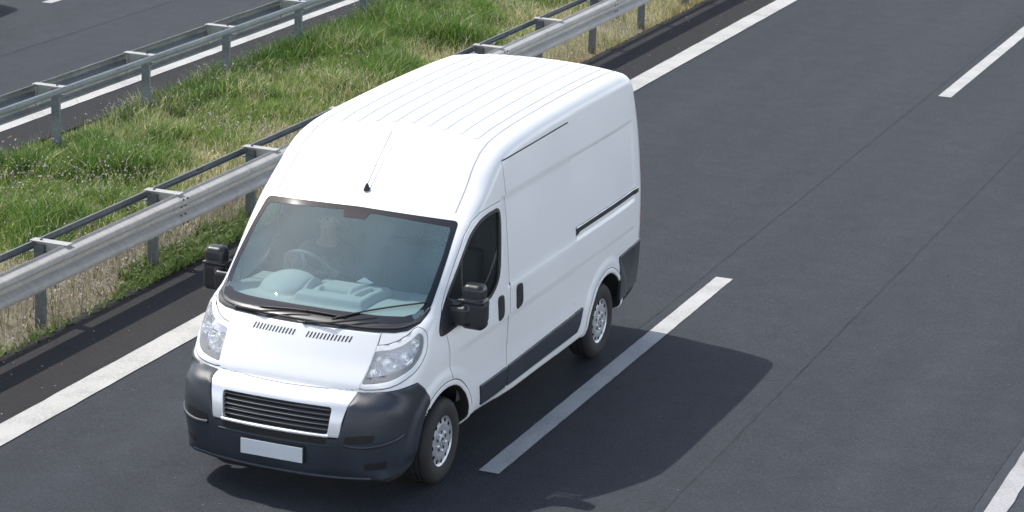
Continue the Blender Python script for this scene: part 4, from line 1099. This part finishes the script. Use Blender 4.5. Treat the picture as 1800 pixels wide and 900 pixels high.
# vents set into the dashboard top
for cx, cy, w_, l_ in ((-.215, .20, .024, .13), (.215, .20, .024, .13), (0, .065, .105, .020)):
    xs = np.array([cx-w_, cx+w_, cx+w_, cx-w_]); ys = np.array([cy-l_, cy-l_, cy+l_, cy+l_]); zz = float(dash_z(np.array(cx), np.array(cy)))+.003
    mesh_obj('vent', [(a_, b_, zz) for a_, b_ in zip(xs, ys)], [(0, 1, 2, 3)], DASHD, da)
pp = mesh_obj('paper_note', [(.02,.40,1.375),(.13,.38,1.372),(.15,.45,1.37),(.06,.47,1.40)], [(0,1,2,3)], PAPER, None)
tag(pp, 'small white paper lying on the dashboard top behind the windscreen', 'paper')
# steering wheel
mb = MB(); c = Vector((-.46, .52, 1.40)); nrm = Vector((0, .80, .60)).normalized(); u = Vector((1, 0, 0)); v = nrm.cross(u)
mb.tube([c+u*(.195*math.cos(a))+v*(.195*math.sin(a)) for a in np.linspace(0, 2*math.pi, 41)], .0145, 10, False)
for a in (.25, math.pi-.25, -1.57): mb.tube([c-nrm*.04, c+u*(.19*math.cos(a))+v*(.19*math.sin(a))], [.02, .012], 8)
mb.lathe([(0, .03), (.06, .02), (.07, -.01), (.02, -.04)], tuple(c-nrm*.045), 16, 'z'); mb.build('steering_wheel', WHEELG, VAN, True)
# seats
for sx in (-.48, .18, .56):
    mb = MB(); mb.box(sx-.22, sx+.22, .62, 1.05, .80, .94); st = mb.build('seat', SEATM, VAN, bevel=.05, seg=3, auto=.8)
    mb = MB(); mb.box(sx-.22, sx+.22, 0, .14, .0, .64); mb.v = [(x, .98+y+z*.14, .92+z) for x, y, z in mb.v]; mb.build('backrest', SEATM, st, bevel=.05, seg=3, auto=.8)
    mb = MB(); mb.box(sx-.12, sx+.12, 1.07, 1.15, 1.58, 1.76); mb.build('headrest', SEATM, st, bevel=.035, seg=3, auto=.8)
# rear-view sensor mount behind the glass
mb = MB(); mb.box(-.055, .035, .452, .50, 1.845, 1.880); mb.build('sensor_mount', BLACK, VAN, bevel=.008)
# ================================================================ driver behind the wheel
SKINM = simple('skin', (.17, .10, .07), .6)
SHIRT = simple('dark_shirt', (.012, .014, .020), .9)
TROUS = simple('dark_trousers', (.02, .02, .024), .9)
HAIRM = simple('dark_hair', (.012, .010, .009), .7)
def skin_mesh(name, joints, edges, mat, parent=None, sub=2):
    me = bpy.data.meshes.new(name); me.from_pydata([j[0] for j in joints], edges, []); o = bpy.data.objects.new(name, me); COL.objects.link(o)
    o.modifiers.new('skin', 'SKIN')
    for v, j in zip(me.skin_vertices[0].data, joints): v.radius = j[1] if isinstance(j[1], tuple) else (j[1], j[1])
    me.skin_vertices[0].data[0].use_root = True
    m = o.modifiers.new('sub', 'SUBSURF'); m.levels = m.render_levels = sub
    dg = bpy.context.evaluated_depsgraph_get(); e = o.evaluated_get(dg); nm = bpy.data.meshes.new_from_object(e)
    o.modifiers.clear(); o.data = nm; nm.materials.clear(); nm.materials.append(mat); nm.polygons.foreach_set('use_smooth', [True]*len(nm.polygons))
    if parent: o.parent = parent
    return o
DX = -.48
J = [((DX,.90,.98),.14),((DX,.93,1.15),(.15,.11)),((DX,.95,1.34),(.17,.11)),((DX,.95,1.47),.062),((DX,.935,1.55),.048),((DX,.91,1.66),(.078,.095)),((DX,.92,1.75),(.070,.085))]
E_ = [(0,1),(1,2),(2,3),(3,4),(4,5),(5,6)]
for s in (-1, 1):
    b = len(J); J += [((DX+s*.20,.94,1.43),.058),((DX+s*.25,.80,1.24),.046),((DX+s*.20,.60,1.36),.036),((DX+s*.165,.545,1.415),.028)]
    E_ += [(3,b),(b,b+1),(b+1,b+2),(b+2,b+3)]
    hx, hy, hz = DX+.02+s*.165, .535, 1.455
    pb = len(J); J.append(((hx, hy, hz), (.036, .020))); E_.append((b+3, pb))
    for q, (dz, ln) in enumerate(((.035,.95),(.014,1.05),(-.008,1.0),(-.028,.8))):
        f0 = len(J); J += [((hx-s*.012*ln, hy-.035, hz+dz+.02), .0095), ((hx-s*.032*ln, hy-.045, hz+dz+.005), .0085), ((hx-s*.040*ln, hy-.020, hz+dz-.006), .0075)]
        E_ += [(pb, f0), (f0, f0+1), (f0+1, f0+2)]
    t0 = len(J); J += [((hx-s*.030, hy+.012, hz+.030), .011), ((hx-s*.048, hy-.008, hz+.038), .009)]; E_ += [(pb, t0), (t0, t0+1)]
for s in (-1, 1):
    b = len(J); J += [((DX+s*.10,.86,.97),.09),((DX+s*.13,.44,1.02),.07),((DX+s*.12,.28,.68),.05)]; E_ += [(0,b),(b,b+1),(b+1,b+2)]
DRIVER = skin_mesh('person', J, E_, SKINM)
tag(DRIVER, 'dark clothed driver sitting behind the windscreen with both hands on the steering wheel', 'person')
SJ = [((DX,.90,1.0),.15),((DX,.93,1.15),(.165,.125)),((DX,.95,1.34),(.185,.125)),((DX,.95,1.47),.085)]
SE = [(0,1),(1,2),(2,3)]
for s in (-1, 1):
    b = len(SJ); SJ += [((DX+s*.20,.94,1.43),.068),((DX+s*.25,.80,1.24),.056),((DX+s*.205,.62,1.35),.044)]; SE += [(3,b),(b,b+1),(b+1,b+2)]
skin_mesh('shirt', SJ, SE, SHIRT, DRIVER)
TJ = [((DX,.90,.95),.15)]; TE = []
for s in (-1, 1):
    b = len(TJ); TJ += [((DX+s*.10,.86,.96),.10),((DX+s*.13,.44,1.02),.080),((DX+s*.12,.28,.68),.060)]; TE += [(0,b),(b,b+1),(b+1,b+2)]
skin_mesh('trousers', TJ, TE, TROUS, DRIVER)
skin_mesh('hair', [((DX,.95,1.78),(.080,.085)),((DX,.99,1.68),(.072,.06)),((DX,.975,1.60),(.05,.04))], [(0,1),(1,2)], HAIRM, DRIVER)
for s in (-1, 1):
    skin_mesh('ear', [((DX+s*.080,.925,1.70),(.012,.02)),((DX+s*.082,.925,1.665),(.010,.016))], [(0,1)], SKINM, DRIVER, 1)
skin_mesh('nose', [((DX,.825,1.70),.010),((DX,.805,1.665),.014)], [(0,1)], SKINM, DRIVER, 1)

for s in (-1, 1):
    MB().lathe([(0, .011), (.008, .008), (.011, 0), (.008, -.008), (0, -.011)], (DX+s*.032, .838, 1.715), 10).build('eye', HAIRM, DRIVER, True)
MB().tube([(DX-.026, .842, 1.618), (DX, .832, 1.615), (DX+.026, .842, 1.618)], [.004, .007, .004], 6).build('mouth', simple('lips', (.30, .13, .11), .6), DRIVER, True)

# ================================================================ a car passing on the far carriageway, just outside the picture: its shadow is in it
CARP = simple('grey_car_paint', (.22, .23, .25), .3, .4, coat=1.)
CAR = empty('car', (-13.47, 12.75, 0))
tag(CAR, 'grey hatchback on the far carriageway whose shadow reaches into the upper left corner', 'car')
cprof = Grid2(catmull([(2.08,.30),(2.12,.5),(2.06,.72),(1.75,.84),(1.1,.95),(.85,1.0),(.2,1.36),(-.1,1.45),(-.7,1.49),(-1.5,1.44),(-1.85,1.2),(-2.0,.95),(-2.07,.7),(-2.05,.4),(-1.9,.25),(0,.22),(1.8,.22)]), (-2.5, -.1), (2.5, 1.9), .01)
cS = curve1([0,.3,.6,.85,1.1,1.45,1.9],[.80,.86,.87,.865,.80,.66,.55])
def Fcar(P):
    ax = np.abs(P[..., 0]); y = P[..., 1]; z = P[..., 2]
    b = cprof(y+.18*(ax/.85)**2.6*np.sign(y)*sstep(.6, 2.0, np.abs(y)), z+.03*(ax/.8)**2)
    f = smax(ax-cS(z), b, .10)
    for cy in (1.28, -1.27): f = np.maximum(f, np.minimum(.36-np.hypot(y-cy, z-.31), ax-.55))
    return f
v, f = surface_nets(Fcar, (-.95, -2.2, .1), (.95, 2.25, 1.6), .03); v = project(Fcar, v); n = grad(Fcar, v); n /= np.linalg.norm(n, axis=1, keepdims=True)
np_mesh('body', v, f, CARP, CAR, True, n)
fc = lambda P: Fcar(P)
for m_ in (0, 1):
    panel('window', rounded([(.78,.98),(.22,1.30),(-.1,1.37),(-.42,1.39),(-.42,.97)], .04), 'side', SIDEGLASS, CAR, .004, .006, .05, fn=fc, mirror=m_)
    panel('window', rounded([(-.50,.97),(-.50,1.39),(-1.1,1.38),(-1.45,1.28),(-1.5,1.0)], .04), 'side', SIDEGLASS, CAR, .004, .006, .05, fn=fc, mirror=m_)
    mb = MB(); s = -1 if m_ else 1; mb.box(*sorted((s*.84, s*1.02)), .70, .80, .93, 1.06); mb.build('wing_mirror', BLACK, CAR, bevel=.03, seg=3, auto=.8)
    panel('headlight', rounded([(1.98,.62),(1.62,.74),(1.60,.66),(1.95,.54)], .03), 'side', LAMPGREY, CAR, .006, .01, .04, fn=fc, mirror=m_)
panel('windscreen', rounded([(-.62,1.0),(.62,1.0),(.52,1.34),(-.52,1.34)], .05), 'front', SIDEGLASS, CAR, .004, .006, .05, fn=lambda P: Fcar(P*np.array([1., -1., 1.]))).scale.y = -1
for cy in (1.28, -1.27):
    for s in (1, -1):
        t = MB(); W = .10; t.lathe([(r*.92, s*h) for r, h in [(.2,-W),(.27,-W-.004),(.325,-W+.02),(.338,-.04),(.338,.04),(.325,W-.02),(.27,W+.004),(.2,W-.004),(.19,.06)]], (s*.76, cy, .311), 40)
        w = t.build('wheel', TYRE, CAR, auto=.6)
        MB().lathe([(0, s*.085), (.06, s*.08), (.15, s*.075), (.178, s*.088), (.182, s*.06)], (s*.76, cy, .311), 32).build('rim', COVER, w, True)
